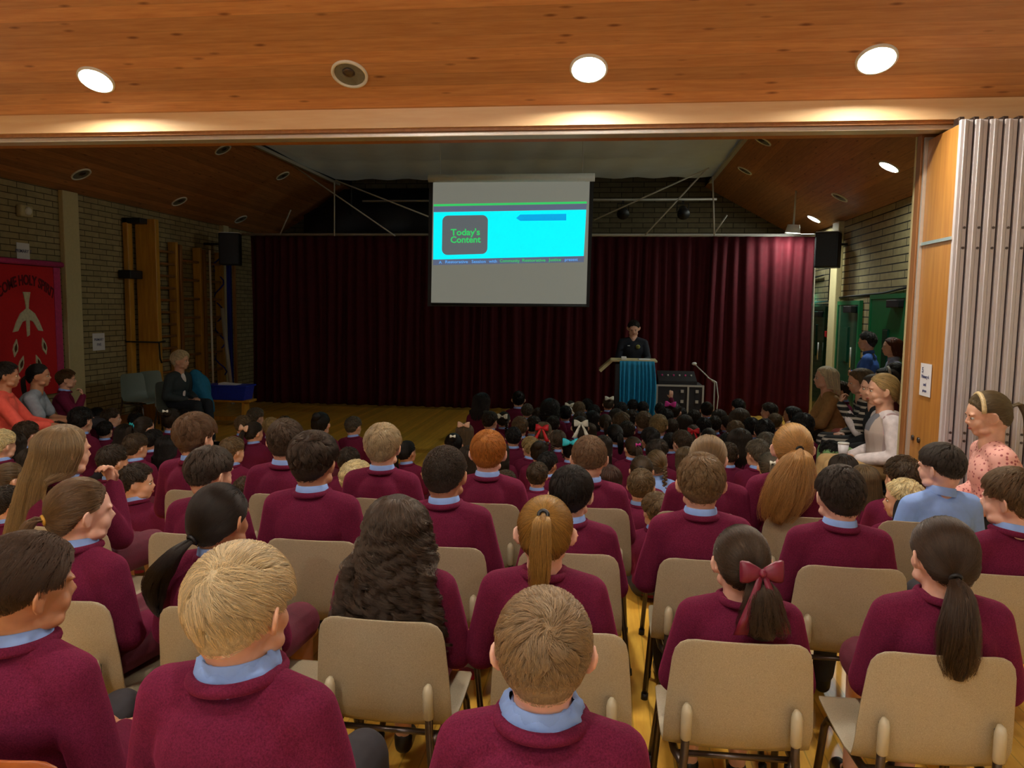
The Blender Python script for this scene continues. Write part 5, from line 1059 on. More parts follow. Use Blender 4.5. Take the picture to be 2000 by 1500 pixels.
# x, y of the head top, head width, head turn (-2..2), hair, colour, ribbon, kind, words that single the person out
K = srgb
FC = dict(k=(.016, .013, .012, 1), d=(.04, .028, .02, 1), m=(.085, .058, .038, 1), l=(.16, .11, .066, 1), b=(.40, .28, .12, 1), w=(.72, .60, .34, 1), a=(.12, .10, .075, 1), r=(.07, .035, .025, 1))
FL = [
 # right-hand block, from the lectern towards the chairs
 (943, 765, 30, 1, 'l', 'k', '', 'girl', 'with long black hair, far left of the right-hand block'),
 (984, 803, 24, 0, 'q', 'd', 'W', 'girl', 'with a small upright white bow on dark hair'),
 (958, 803, 28, 1, 's', 'd', '', 'boy', 'with short dark hair and blue collar directly beyond the ginger head'),
 (1013, 763, 26, 0, 'b', 'k', '', 'girl', 'with black piled-up hair left of the big black curls'),
 (1030, 788, 22, 0, 's', 'a', '', 'boy', 'with short ash hair below the piled-up black hair'),
 (1052, 796, 21, 0, 's', 'm', '', 'boy', 'with round brown head just left of the big black curls'),
 (1075, 776, 32, 0, 'c', 'k', '', 'girl', 'with big black curly hair in the front rows'),
 (1104, 792, 22, 0, 's', 'k', '', 'boy', 'with black hair and blue collar under the long white ribbon'),
 (1114, 782, 20, 0, 'p', 'd', 'W', 'girl', 'with a large white ribbon trailing two tails, front row'),
 (1131, 784, 24, 0, 's', 'l', '', 'boy', 'with light brown head right of the trailing white ribbon'),
 (1147, 778, 20, 0, 's', 'k', '', 'boy', 'with dark head behind the light brown one in the front row'),
 (1016, 813, 30, 0, 's', 'l', '', 'boy', 'with round light brown head between white bow and red ribbons'),
 (1042, 813, 22, 0, 'f', 'd', '', 'boy', 'with tousled dark hair left of the red ribbons'),
 (1062, 822, 24, 0, 't', 'l', 'R', 'girl', 'with two plaits and bright red ribbons'),
 (1003, 834, 28, 0, 's', 'k', '', 'boy', 'with near-black round head right above the ginger head'),
 (1133, 812, 32, 0, 'p', 'd', 'W', 'girl', 'with a cream ribbon on dark hair beyond the turquoise bow'),
 (1090, 838, 30, 0, 't', 'm', '', 'girl', 'with parted brown hair in two bunches beside the turquoise bow'),
 (1036, 853, 28, -1, 'f', 'b', '', 'boy', 'with spiky yellow-blond hair right of the ginger head'),
 (1115, 858, 24, 0, 'b', 'k', 'T', 'girl', 'with a turquoise bow on a black bun'),
 (1054, 860, 34, 0, 'b', 'd', '', 'girl', 'with a dark brown bun right of the blond spiky head'),
 (1071, 882, 36, 1, 's', 'k', '', 'girl', 'with dark round head below the dark bun'),
 (1050, 903, 40, 0, 'f', 'm', '', 'girl', 'with bushy brown hair nearest the white-topped black head'),
 (908, 825, 24, 0, 'l', 'l', 'E', 'girl', 'with light brown hair and pale bow left of ginger head'),
 (886, 845, 36, 0, 'b', 'k', 'w', 'girl', 'with a shiny black bun tied by a small white elastic'),
 (916, 868, 30, 0, 'l', 'd', '', 'girl', 'with dark hair between the shaved head and the ginger head'),
 (988, 918, 38, 1, 's', 'm', '', 'boy', 'with brown head low behind the ginger person, right shoulder side'),
 (1160, 790, 22, 0, 's', 'k', '', 'boy', 'with black head left of the lacy white hairpiece'),
 (1188, 775, 24, 0, 'b', 'a', 'W', 'girl', 'with a lacy white hairpiece left of the lectern drape'),
 (1214, 785, 20, 0, 's', 'k', '', 'boy', 'with black head at the left edge of the lectern drape'),
 (1236, 780, 18, 0, 's', 'k', '', 'boy', 'with black head before the turquoise drape, left one'),
 (1256, 784, 21, 0, 's', 'k', '', 'boy', 'with black head before the turquoise drape, right one'),
 (1291, 786, 22, 0, 's', 'k', '', 'arm', 'raising a hand beside the turquoise drape'),
 (1318, 786, 28, 1, 'b', 'd', 'P', 'girl', 'with a pink bow in front of the flight case'),
 (1133, 803, 20, 0, 's', 'm', '', 'boy', 'with small brown head just below the trailing white ribbon'),
 (1157, 800, 24, 0, 'l', 'k', '', 'girl', 'with black hair below the dark front-row heads, left of centre'),
 (1182, 808, 28, 0, 'p', 'm', '', 'girl', 'with brown tied hair left of the boyish profile looking right'),
 (1204, 796, 20, 0, 'l', 'd', '', 'girl', 'with dark hair just behind the profile looking right'),
 (1216, 805, 30, 2, 's', 'l', '', 'boy', 'in right profile with cropped hair and blue collar, below the lectern'),
 (1234, 800, 20, 0, 's', 'd', '', 'boy', 'with dark head peeping right of the cropped profile'),
 (1258, 803, 32, 0, 's', 'l', '', 'boy', 'with light brown hair and blue collar below the lectern drape'),
 (1287, 809, 32, 0, 's', 'b', '', 'boy', 'with golden blond head below the raised hand'),
 (1312, 818, 28, 0, 's', 'm', '', 'boy', 'with brown hair and blue collar right of the golden blond head'),
 (1302, 798, 24, 0, 's', 'k', '', 'boy', 'with dark head under the raised arm'),
 (1337, 808, 28, 0, 'l', 'd', '', 'girl', 'with dark loose hair below the pink bow'),
 (1200, 828, 30, -1, 'p', 'k', '', 'girl', 'with a near-black ponytail below the cropped profile'),
 (1178, 848, 32, 0, 'l', 'd', '', 'girl', 'with long dark hair just beyond the light brown faded head'),
 (1236, 852, 26, -1, 'p', 'm', 'p', 'girl', 'with brown ponytail and a small pink clip'),
 (1270, 835, 34, -1, 's', 'k', '', 'boy', 'with sleek black head below the golden blond one'),
 (1285, 858, 38, 1, 'f', 'd', '', 'boy', 'with tousled dark head above the blue-shirted back'),
 (1282, 877, 40, 0, 'q', 'l', '', 'shirt', 'with fair hair and single plait in a pale blue shirt'),
 (1332, 840, 34, -1, 's', 'm', '', 'boy', 'with brown head and ear showing, left of the fair long-haired head'),
 (1254, 888, 48, 0, 'p', 'm', '', 'girl', 'with brown hair gathered high, behind the short brown crop'),
 (1253, 915, 52, 0, 's', 'l', '', 'boy', 'with short brown crop and both ears showing, in the gap'),
 (1283, 962, 54, -1, 'f', 'l', '', 'boy', 'with pale spiky hair, nearest floor-sitter in the central gap'),
 (1340, 870, 28, 0, 'l', 'l', '', 'girl', 'with fair-brown hair tucked left of the straight-haired person'),
 (1356, 800, 24, 0, 's', 'd', '', 'boy', 'with dark head right of the microphone cable'),
 (1381, 784, 26, 0, 'b', 'd', '', 'girl', 'with dark banded hair at the far right of the flight case'),
 (1354, 829, 26, 0, 'p', 'm', 'R', 'girl', 'with a single red bow on brown hair'),
 (1396, 812, 24, 0, 's', 'd', '', 'boy', 'with dark crop and blue collar, left one of a pair'),
 (1419, 812, 22, -1, 's', 'd', '', 'boy', 'with dark crop and blue collar, right one of a pair'),
 (1442, 779, 24, -1, 's', 'k', '', 'girl', 'with black head at the front against the right-hand curtain'),
 (1446, 795, 34, 1, 'c', 'm', '', 'girl', 'with olive-brown curls just below the black front head'),
 (1437, 821, 30, 0, 's', 'l', '', 'boy', 'with light brown head below the olive-brown curls'),
 (1446, 834, 40, 0, 'l', 'd', '', 'girl', 'with long dark hair below the light brown head, centre right'),
 (1468, 815, 30, 0, 's', 'k', '', 'boy', 'with black head right of the olive-brown curls'),
 (1494, 818, 36, 0, 's', 'k', '', 'boy', 'with sleek black head just left of the ginger-blonde ponytail'),
 (1502, 786, 28, -2, 's', 'd', '', 'boy', 'in left profile near the front at the right curtain'),
 (1515, 807, 26, 1, 's', 'l', '', 'boy', 'with light head and blue collar turned right above the ginger-blonde head'),
 (1546, 792, 28, -2, 'l', 'k', '', 'girl', 'in left profile, black hair, at the right curtain end'),
 (1568, 806, 42, 0, 's', 'k', '', 'boy', 'with large black head directly above the ginger-blonde head'),
 (1421, 845, 22, 0, 's', 'k', '', 'boy', 'with small black head beside the long dark hair, centre right'),
 (1498, 844, 40, 0, 's', 'a', '', 'girl', 'with ash-brown head immediately left of the ginger-blonde head'),
 (1480, 858, 38, -1, 's', 'a', '', 'boy', 'with ash hair, ear and blue collar left of the ginger-blonde ponytail'),
 (1424, 864, 26, 0, 's', 'm', '', 'boy', 'with brown crop right of the straight-haired person with a fair lock'),
 (1503, 882, 34, 0, 'p', 'a', 'w', 'girl', 'with ash hair and a white stud behind the ginger-blonde ponytail'),
 (1622, 860, 42, -1, 's', 'k', '', 'boy', 'with near-black crop below the beige-trousered knees'),
 (1613, 893, 36, 0, 's', 'd', '', 'boy', 'with dark head low behind the dense short dark head'),
 (1648, 884, 48, 0, 'l', 'd', '', 'girl', 'with long brown hair and headband under the seated grown-ups'),
 (1764, 890, 62, -1, 's', 'm', '', 'boy', 'with brown crop at the foot of the timber partition'),
 (1765, 935, 60, -2, 's', 'w', '', 'boy', 'in left profile with white-blond hair left of the blue shirt'),
 (1375, 815, 24, 0, 's', 'k', '', 'boy', 'with black head between the red bow and the collared pair'),
 (1330, 795, 22, 0, 's', 'k', '', 'boy', 'with dark head directly below the flight case'),
 (1405, 798, 22, 0, 'l', 'd', '', 'girl', 'with dark hair low against the curtain right of the flight case'),
 (1526, 838, 30, 0, 's', 'd', '', 'boy', 'with dark head peeping at the left of the ginger-blonde hair'),
 (1225, 822, 26, 0, 's', 'd', '', 'boy', 'with dark head between the cropped profile and the black ponytail'),
 (1150, 824, 26, 0, 'l', 'm', '', 'girl', 'with brown loose hair right of the cream ribbon'),
 (1080, 812, 22, 0, 's', 'd', '', 'boy', 'with dark head right of the red ribbons'),
 (1310, 845, 28, 0, 's', 'k', '', 'boy', 'with black head right of the sleek black one, lower middle'),
 (1385, 835, 26, 0, 'p', 'd', '', 'girl', 'with dark tied hair right of the red bow'),
 (975, 860, 28, 0, 'l', 'd', '', 'girl', 'with dark hair hidden behind the right side of the ginger head'),
 (1190, 905, 44, 1, 'l', 'r', '', 'girl', 'with reddish-brown hair leaning right of the faded light brown head'),
 (1600, 840, 30, -1, 's', 'd', '', 'boy', 'with dark head in front of the pink and green skirts'),
 (1686, 905, 50, -1, 'l', 'l', '', 'girl', 'with long fair hair beside the folding chair legs'),
 # left-hand block
 (18, 797, 24, 0, 's', 'd', '', 'boy', 'with dark hair and blue collar below the coral hoodie'),
 (44, 794, 34, 1, 's', 'k', '', 'boy', 'with black hair turned right below the grey T-shirt'),
 (92, 797, 34, 0, 's', 'b', '', 'boy', 'with straw-blond cropped head near the left wall'),
 (127, 800, 28, 0, 'p', 'm', 'W', 'girl', 'with brown hair and a tall cream bow near the left wall'),
 (158, 794, 40, 0, 's', 'k', '', 'boy', 'with large black head under the seated jumper-wearer by the wall'),
 (190, 794, 26, 0, 'q', 'k', '', 'girl', 'with black plaited hair below the empty brick wall'),
 (218, 797, 32, 2, 's', 'm', '', 'boy', 'in right profile with brown hair and broad maroon back, left block'),
 (52, 822, 34, 1, 's', 'm', '', 'boy', 'with brown hair in right profile left of the tall fair hair'),
 (90, 826, 28, 0, 'l', 'r', '', 'girl', 'with dark reddish hair just left of the tall fair head'),
 (158, 817, 32, 1, 's', 'l', '', 'girl', 'with fair head just above the tall fair-haired one'),
 (3, 838, 34, 1, 's', 'w', '', 'boy', 'with bright blond top and blue collar at the left edge'),
 (20, 903, 50, 1, 'p', 'l', '', 'girl', 'with fair-brown ponytail at the left edge beside the long fair hair'),
 (12, 948, 54, 1, 's', 'd', '', 'boy', 'with dark hair at the left edge above the faded haircut'),
 (62, 872, 34, 0, 'l', 'd', '', 'girl', 'with dark brown hair overlapping the long fair hair on its left'),
 (265, 805, 24, 0, 's', 'k', '', 'boy', 'with black head below the empty grey chairs'),
 (282, 813, 36, 1, 'p', 'd', 't', 'girl', 'with a teal hair tie on dark hair, left block'),
 (336, 797, 36, 0, 'b', 'd', 'w', 'girl', 'with dark brown hair and tiny white clips below the dark-suited person'),
 (266, 846, 40, 1, 's', 'm', '', 'girl', 'with brown round head below the teal hair tie'),
 (222, 868, 50, 1, 's', 'd', '', 'boy', 'with dark hair and glasses right of the tall fair hair'),
 (268, 905, 56, 2, 's', 'd', '', 'boy', 'in right profile with neat dark hair left of the third-row chairs'),
 (326, 848, 34, 0, 'l', 'k', '', 'girl', 'with very long black hair left of the fluffy reddish-brown head'),
 (474, 811, 28, 0, 's', 'l', '', 'boy', 'with light brown head on the open floor, leftmost of its cluster'),
 (500, 796, 30, 1, 's', 'a', '', 'boy', 'with ash-grey crop, highest of the cluster on the open floor'),
 (497, 823, 32, 1, 'p', 'd', 'E', 'girl', 'with a dark ponytail held by a peach bow and white headband'),
 (530, 815, 28, 0, 's', 'b', '', 'boy', 'with straw-blond head left of the short brown third-row head'),
 (455, 853, 42, 1, 's', 'l', '', 'boy', 'with fair crop between the fluffy head and the peach bow'),
 (556, 812, 26, 0, 's', 'm', '', 'boy', 'with brown head just above the short brown third-row head'),
 (627, 804, 36, 0, 'b', 'k', '', 'girl', 'with black hair and hair clip above the dark tousled head'),
 (691, 813, 30, 1, 's', 'a', '', 'boy', 'sitting alone on the open floor with a dark ash crop'),
 (681, 873, 42, 0, 's', 'd', '', 'boy', 'with dark brown head between the tousled and the white-blond heads'),
 (697, 898, 56, 1, 's', 'w', '', 'boy', 'with a very pale blond head low right of the tousled head'),
 (796, 860, 28, 1, 'p', 'k', '', 'girl', 'with a near-black ponytail right of the white-blond third-row head'),
 (480, 930, 36, 0, 's', 'm', '', 'boy', 'with brown head low behind the third-row chair, left'),
 (205, 822, 26, 0, 's', 'k', '', 'boy', 'with black head left of the brown profile in the left block'),
 (243, 826, 28, 0, 'l', 'd', '', 'girl', 'with dark loose hair right of the brown profile, left block'),
 (300, 838, 30, 1, 's', 'k', '', 'boy', 'with black head right of the teal hair tie'),
 (362, 800, 26, 0, 's', 'k', '', 'boy', 'with black head at the feet of the dark-suited person'),
 (28, 838, 34, 0, 'l', 'd', '', 'girl', 'with dark brown hair between bright blond top and brown profile'),
 (112, 822, 28, 0, 's', 'd', '', 'boy', 'with dark head behind the top of the tall fair hair'),
]
PL = []
for i, (x, y, w, tb, st, co, bow, kind, lab) in enumerate(FL):
    d = ray(x, y); q = w/F/.178; t = CAMH/(.702*q-d[2]); s = q*t
    if not .86 <= s <= 1.18: s = min(1.18, max(.86, s)); t = (.702*s-CAMH)/d[2]
    PL.append([i, x, y, t, s])
# ease apart figures that would share the same place, sliding them along their own line of sight
for it in range(60):
    pos = [EYE+ray(a[1], a[2])*a[3] for a in PL]
    for i in range(len(PL)):
        for j in range(i+1, len(PL)):
            dx, dy = pos[i][0]-pos[j][0], pos[i][1]-pos[j][1]; dd = math.hypot(dx*1.25, dy)
            if dd < .40:
                m = (.40-dd)*.25*(1 if dy >= 0 else -1)
                for q, sg in ((i, 1), (j, -1)):
                    dr_ = ray(PL[q][1], PL[q][2]); t2 = PL[q][3]+sg*m; s2 = (CAMH+dr_[2]*t2)/.702
                    if .80 <= s2 <= 1.2 and (EYE+dr_*t2)[1] > 4.25: PL[q][3] = t2; PL[q][4] = s2
rng = random.Random(4)
for (i, x, y, t, s), row in zip(PL, FL):
    _, _, w, tb, st, co, bow, kind, lab = row; p = EYE+ray(x, y)*t
    yaw = rng.uniform(-.14, .14); off = Matrix.Rotation(yaw, 3, 'Z') @ Vector((0, .05*s, 0))
    root = empty('person', (p[0]-off.x, p[1]-off.y, 0), yaw, s); tag(root, 'person in maroon jumper '+lab if kind != 'shirt' else 'person '+lab, 'person', 'people sitting on the hall floor')
    sk = 1 if co in 'k' and rng.random() < .35 else 0
    plant(root, floor_body(tb, kind, sk)); v = rng.uniform(.85, 1.2); c = hair_tone(FC[co])
    plant(root, floor_hair(tb, st, bow), (c[0]*v, c[1]*v, c[2]*v, 1))
# ------------------------------------------------------------------ grown-ups and others beside the walls, and the speaker
def stripes(name, c1, c2, w, ax=2, diag=0):
    t = NT(name); tc = t.add('ShaderNodeTexCoord'); sp = t.add('ShaderNodeSeparateXYZ'); t.l(tc.outputs['Object'], sp.inputs[0])
    a = t.add('ShaderNodeMath', operation='MULTIPLY'); t.l(sp.outputs[ax], a.inputs[0]); a.inputs[1].default_value = 1/w
    f = t.add('ShaderNodeMath', operation='FRACT'); t.l(a.outputs[0], f.inputs[0]); g = t.add('ShaderNodeMath', operation='GREATER_THAN'); t.l(f.outputs[0], g.inputs[0]); g.inputs[1].default_value = .62
    t.col(t.mix(g.outputs[0], c1, c2)); t.set(Roughness=.85); return t.m
def spots(name, c1, c2, scale, lo=.25, hi=.32):
    t = NT(name); v = t.coords(); vo = t.add('ShaderNodeTexVoronoi'); vo.inputs['Scale'].default_value = scale; t.l(v, vo.inputs['Vector']); t.col(t.ramp(vo.outputs['Distance'], [(lo, c2), (hi, c1)])); t.set(Roughness=.75); return t.m
def argyle(name):
    t = NT(name); v = t.coords(scale=(7, 7, 5.5), rot=(0, 0, 0)); vo = t.add('ShaderNodeTexVoronoi', distance='MANHATTAN'); vo.inputs['Scale'].default_value = 1; vo.inputs['Randomness'].default_value = .1; t.l(v, vo.inputs['Vector'])
    t.col(t.ramp(vo.outputs['Color'], [(.25, srgb(122, 124, 134)), (.45, srgb(206, 188, 176)), (.65, srgb(150, 140, 138)), (.85, srgb(190, 160, 160))])); t.set(Roughness=.9); t.bump(t.noise(v, 60, 2), .4, .003); return t.m
pc = lambda n, *c, **k: plain(n, srgb(*c), k.pop('rough', .8), **k)
M_coral = pc('coral_fleece', 255, 96, 80, sheen=.2, bump=.2); M_gtee = pc('grey_jersey', 150, 158, 168); M_navy = pc('navy_suit', 22, 32, 44); M_charc = pc('charcoal_jacket', 44, 54, 58); M_cardb = pc('royal_blue_shirt', 50, 92, 170)
M_lav = pc('lavender_shirt', 176, 182, 214); M_camel = pc('camel_coat', 160, 120, 70, sheen=.2); M_wshirt = pc('white_blouse', 236, 226, 228, bump=.2); M_blk = pc('black_top', 20, 20, 24); M_mint = pc('mint_trousers', 130, 172, 112); M_pinkt = pc('pink_trousers', 204, 122, 116)
M_beige = pc('beige_trousers', 190, 158, 108, bump=.2); M_burg = pc('burgundy_top', 100, 24, 36); M_leop = spots('leopard_print', srgb(74, 68, 60), srgb(18, 18, 20), 38, .3, .42); M_floral = spots('pink_floral_blouse', srgb(238, 176, 164), srgb(170, 84, 88), 46, .22, .34)
M_strp = stripes('black_white_stripes', srgb(30, 28, 30), srgb(180, 172, 160), .05); M_vest = argyle('argyle_vest'); M_green2 = pc('navy_training_top', 14, 20, 36); M_bagblue = pc('blue_jacket', 18, 110, 150); M_denim = pc('dark_trousers', 20, 22, 28)
def adult(name, px, py, Y, face, label, style='short', col=(.1, .07, .05, 1), turn=0, nod=2, tilt=0, arms='lap', k=1.06, hk=.98, skin=None, top='top', topmat=None, sleeve='long', collar=False, bottom='trousers', botmat=None, stand=False, lean=0, feet=.42, ztop=None, grp=None, seat=.45, hair={}, dense=.3, wr=.003, bust=0, hands=True, belly=1.05, joints=None, vox=.0072, ribs=False, face_parts=True, seed=0, srad=.0012):
    """face: compass direction in degrees clockwise from +y; (px, py) head top; Y depth of the head"""
    p = at_y(px, py, Y); ztop = p[2]
    if stand:
        z = .90; P_ = lambda x, y, h: (x*k, y*k, z+h*k)
        J = dict(pelvis=(0, 0, z), waist=P_(0, -.01, .13), chest=P_(0, -.0, .27), neck=P_(0, .0, .43), hip=((-.08, 0, z), (.08, 0, z)), kn=[(-.09, .02, .5), (.09, .02, .5)], an=[(-.10, -.01, .09), (.10, -.01, .09)], toe=[(-.12, .13, .035), (.12, .13, .035)], sh=[P_(-.155, -.01, .375), P_(.155, -.01, .375)])
        if arms == 'lectern': J['el'] = [P_(-.21, .05, .13), P_(.21, .05, .13)]; J['wr'] = [P_(-.15, .27, .14), P_(.15, .27, .14)]; J['hd'] = ((0, 1, -.2), (0, 1, -.2))
        elif arms == 'folded': J['el'] = [P_(-.2, .04, .12), P_(.2, .04, .12)]; J['wr'] = [P_(.05, .17, .18), P_(-.05, .18, .21)]; J['hd'] = ((1, .1, 0), (-1, .1, 0)); J['hu'] = ((0, 1, 0), (0, 1, 0))
        else: J['el'] = [P_(-.2, -.01, .12), P_(.2, -.01, .12)]; J['wr'] = [P_(-.19, .08, -.10), P_(.19, .08, -.10)]; J['hd'] = ((0, .3, -1), (0, .3, -1)); J['hu'] = ((-1, 0, 0), (1, 0, 0))
    else: J = seated_joints(k, arms, lean, seat, feet)
    if joints: J.update(joints(J, k))
    H = Head(head_frame(J['neck'], k, .158, .03, turn, nod, tilt), k*hk); s = ztop/(J['neck'][2]+.158*k+.122*k*hk); a = math.radians(-face)
    off = Matrix.Rotation(a, 3, 'Z') @ (Vector(J['neck'])+Vector((0, .03*k, 0)))*s
    root = empty('person', (p[0]-off.x, p[1]-off.y, 0), a, s); tag(root, label, 'person', grp)
    person_parts(root, J, H, k, skin=skin, top=top, topmat=topmat or M_blk, sleeve=sleeve, collar=collar, bottom=bottom, botmat=botmat or M_denim, vox=vox, hands=hands, ribs=ribs, wr=wr, seed=seed, bust=bust, belly=belly)
    if face_parts: H.face_parts(root)
    put_hair(root, H, style, col, seed=seed, dense=dense, srad=srad, seg=40, **hair)
    return root, H, J, s
# left-hand wall
GL = 'people seated along the left wall'
r_, H_, J_, s_ = adult('a', 12, 706, 6.35, 62, 'person in a bright coral hooded top at the far left edge', 'short', (.035, .025, .02, 1), turn=-4, topmat=M_coral, top='hooded_top', skin=M_skin2, arms='knees', grp=GL, hair=hd(kind='girl', top=.03, side=.025, nape=.02), seed=31)
hm = MB(); hm.tube([Vector(J_['neck'])+Vector((.085*math.cos(a), -.03+.075*math.sin(a), .01+.03*math.sin(a)*-1)) for a in [2*math.pi*i/20 for i in range(20)]], .032, 10, closed=True); hm.build('hood', M_coral, r_, smooth=True)
r_, H_, J_, s_ = adult('b', 76, 709, 6.85, 66, 'person in a grey T-shirt with long black ponytail, elbows on knees, by the left wall', 'pony', (.02, .016, .014, 1), turn=0, topmat=M_gtee, top='t_shirt', sleeve='short', skin=M_skin2, arms='knees', grp=GL, lean=.10, seed=32, bust=.7, hair=hd(tie=(0, -.11, .0), tail=[(0, -.11, .0), (0, -.14, -.05), (.0, -.13, -.16), (0, -.12, -.27)], rad=[.014, .026, .024, .008]))
r_, H_, J_, s_ = adult('c', 130, 721, 7.4, 60, 'person in maroon jumper seated by the left wall, resting chin on hand', 'short', (.13, .07, .035, 1), topmat=M_jumper, top='jumper', collar=True, arms='faceR', k=.96, grp=GL, seed=33, ribs=True, botmat=M_trouser)
for k_, (x_, y_, rz_) in enumerate(((-5.62, 6.62, -62), (-5.40, 6.95, -66), (-5.18, 7.3, -60))): pass
r_, H_, J_, s_ = adult('d', 353, 685, 9.0, 100, 'person in a dark suit and white shirt seated beside the grey chairs, looking right', 'short', (.8, .66, .42, 1), turn=-14, topmat=M_charc, top='jacket', botmat=M_navy, arms='lap', seed=34, lean=.06, hair=hd(kind='girl', top=.035, side=.04, nape=.035, cap=.022, cside=.022), belly=1.15)
J2 = J_; mb = MB(); mb.ball(Vector(J2['chest'])+Vector((0, .075, .03)), (.05, .055, .13)); mb.ball(Vector(J2['waist'])+Vector((0, .085, .03)), (.045, .05, .1)); link(bpy.data.objects.new('white_shirt', remesh('white_shirt', mb, M_wshirt, .01)), r_)
jb = at_y(392, 742, 9.3)
jk = bpy.data.objects.new('blue_jacket', remesh('blue_jacket', (lambda m: (m.ball((0, 0, 0), (.13, .13, .2)), chain(m, [(-.05, -.03, .18), (.05, -.05, .0), (.15, -.06, -.25)], [.08, .09, .06]), m)[2])(MB()), M_bagblue, .012, 4, .006, 3)); link(jk); jk.location = (jb[0], jb[1], .68); tag(jk, 'bright blue jacket slung over the chair beside the dark-suited person', 'jacket')
# right-hand wall
GR = 'people seated along the right wall'
r_, H_, J_, s_ = adult('e', 1612, 713, 8.1, -88, 'person in a camel coat with blonde bob, hands on knees, nearest the curtain', 'long', (.85, .70, .45, 1), turn=0, topmat=M_camel, top='coat', botmat=M_camel, arms='knees', grp=GR, lean=.10, seed=41, hair=hd(L=.11, w0=.086, w1=.09))
r_, H_, J_, s_ = adult('f', 1643, 745, 8.5, -80, 'person in maroon jumper and blue collar beside the camel coat', 'short', (.08, .05, .035, 1), topmat=M_jumper, top='jumper', collar=True, k=.92, arms='lap', grp=GR, seed=42, ribs=True, botmat=M_trouser, nod=10)
r_, H_, J_, s_ = adult('g', 1680, 717, 7.45, -86, 'person holding a hand to the face, striped top and white sleeve, long fair-brown hair', 'long', (.2, .14, .085, 1), topmat=M_strp, top='striped_top', botmat=M_strp, arms='face', grp=GR, lean=.12, seed=43, nod=12, hair=hd(L=.20))
wv = MB(); chain(wv, [Vector(J_['el'][0]), Vector(J_['el'][0])*.35+Vector(J_['wr'][0])*.65], [.055, .048]); link(bpy.data.objects.new('white_sleeve', remesh('white_sleeve', wv, M_wshirt, .008, 3, .003)), r_)
r_, H_, J_, s_ = adult('h', 1706, 728, 6.8, -84, 'person in black top and mint green trousers with very long dark hair', 'long', (.06, .045, .035, 1), topmat=M_blk, top='black_top', botmat=M_mint, arms='lap', grp=GR, lean=.05, seed=44, hair=hd(L=.30, w0=.086, w1=.095), turn=-6)
r_, H_, J_, s_ = adult('i', 1724, 727, 6.15, -88, 'person in a grey argyle vest over white shirt with blonde bun and beige trousers', 'bun', (.55, .38, .16, 1), topmat=M_wshirt, top='white_shirt', botmat=M_beige, arms='lap', grp=GR, lean=.04, seed=45, k=1.08, bust=.8, belly=1.2, dense=.7, srad=.0009, vox=.006, hair=hd(tie=(0, -.108, -.045), r=.046), feet=.40)
mb = MB(); e = .034; k_ = 1.08
che, wai, pel, nec = [Vector(J_[n]) for n in ('chest', 'waist', 'pelvis', 'neck')]
mb.ball(che, (.135*k_+e, .115*k_+e, .13*k_+e), seg=20); mb.ball((che+wai)/2, (.128*k_+e, .11*k_+e, .12*k_+e), seg=20); mb.ball(wai, (.128*k_+e, .11*k_+e, .10*k_+e), seg=20); mb.ball(che+Vector((0, .05, 0)), (.12, .09, .07))
for q in J_['sh']: cap(mb, nec+(Vector(q)-nec)*.35+Vector((0, 0, -.02)), nec+(Vector(q)-nec)*.8+Vector((0, 0, -.005)), .064, .068); cap(mb, che, Vector(q)*.9+che*.1, .095, .07)
link(bpy.data.objects.new('knitted_vest', remesh('knitted_vest', mb, M_vest, .008, 4, .003, 8)), r_)
hnd = Matrix.Translation(r_.location) @ Matrix.Rotation(r_.rotation_euler.z, 4, 'Z') @ Matrix.Scale(s_, 4) @ (Vector(J_['wr'][0])+Vector((.05, .09, .03)))
cu = empty('paper_cup', tuple(hnd-Vector((0, 0, .03)))); tag(cu, 'white paper cup held in the lap of the argyle-vested person', 'cup'); MB().tube([(0, 0, 0), (0, 0, .105)], [.030, .040], 20).build('cup_body', M_paper, cu, smooth=True); MB().tube([(0, 0, .105), (0, 0, .114)], .042, 20).build('lid', M_white, cu, smooth=True)
r_, H_, J_, s_ = adult('j', 1728, 716, 7.75, -84, 'person in burgundy top and pink trousers, hairband over dark hair, behind the bun', 'long', (.03, .025, .022, 1), topmat=M_burg, top='burgundy_top', botmat=M_pinkt, arms='lap', grp=GR, seed=46, hair=hd(L=.16), k=1.08)
MB().tube([H_.p(.093*math.cos(a), -.03+.0*a, .02+.095*math.sin(a)) for a in [math.pi*i/14 for i in range(15)]], .014, 8).build('hairband', M_rod, r_, smooth=True)
r_, H_, J_, s_ = adult('k', 1748, 707, 8.25, -84, 'person in a leopard print scarf and dark top behind the grey hairband', 'bun', (.03, .024, .02, 1), topmat=M_leop, top='leopard_top', arms='lap', grp=GR, seed=47, k=1.1)
adult('l', 1694, 647, 9.6, -62, 'person standing in a royal blue shirt in front of a green door', 'short', (.05, .045, .042, 1), topmat=M_cardb, top='blue_shirt', stand=True, arms='folded', seed=48, collar=M_cardb, hair=hd(top=.026, side=.012), belly=1.15)
r_, H_, J_, s_ = adult('m', 1742, 657, 9.0, -80, 'person standing with auburn hair and a lavender shirt by the partition', 'long', (.13, .035, .02, 1), topmat=M_lav, top='lavender_shirt', stand=True, arms='folded', seed=49, collar=M_lav, hair=hd(L=.12), bust=.7)
r_, H_, J_, s_ = adult('n', 1930, 762, 4.66, -84, 'person in a pink floral blouse with a highlighted ponytail seated against the partition', 'pony', (.17, .125, .075, 1), nod=14, topmat=M_floral, top='floral_blouse', botmat=M_denim, arms='lap', seed=50, dense=.9, srad=.0008, vox=.006, lean=.04, bust=.7, grp=GR, wr=.005,
    hair=hd(tie=(0, -.112, .012), tail=[(0, -.112, .012), (0, -.155, .02), (0, -.175, -.04), (0, -.165, -.12), (0, -.15, -.21), (0, -.14, -.26)], rad=[.012, .020, .022, .022, .018, .006]))
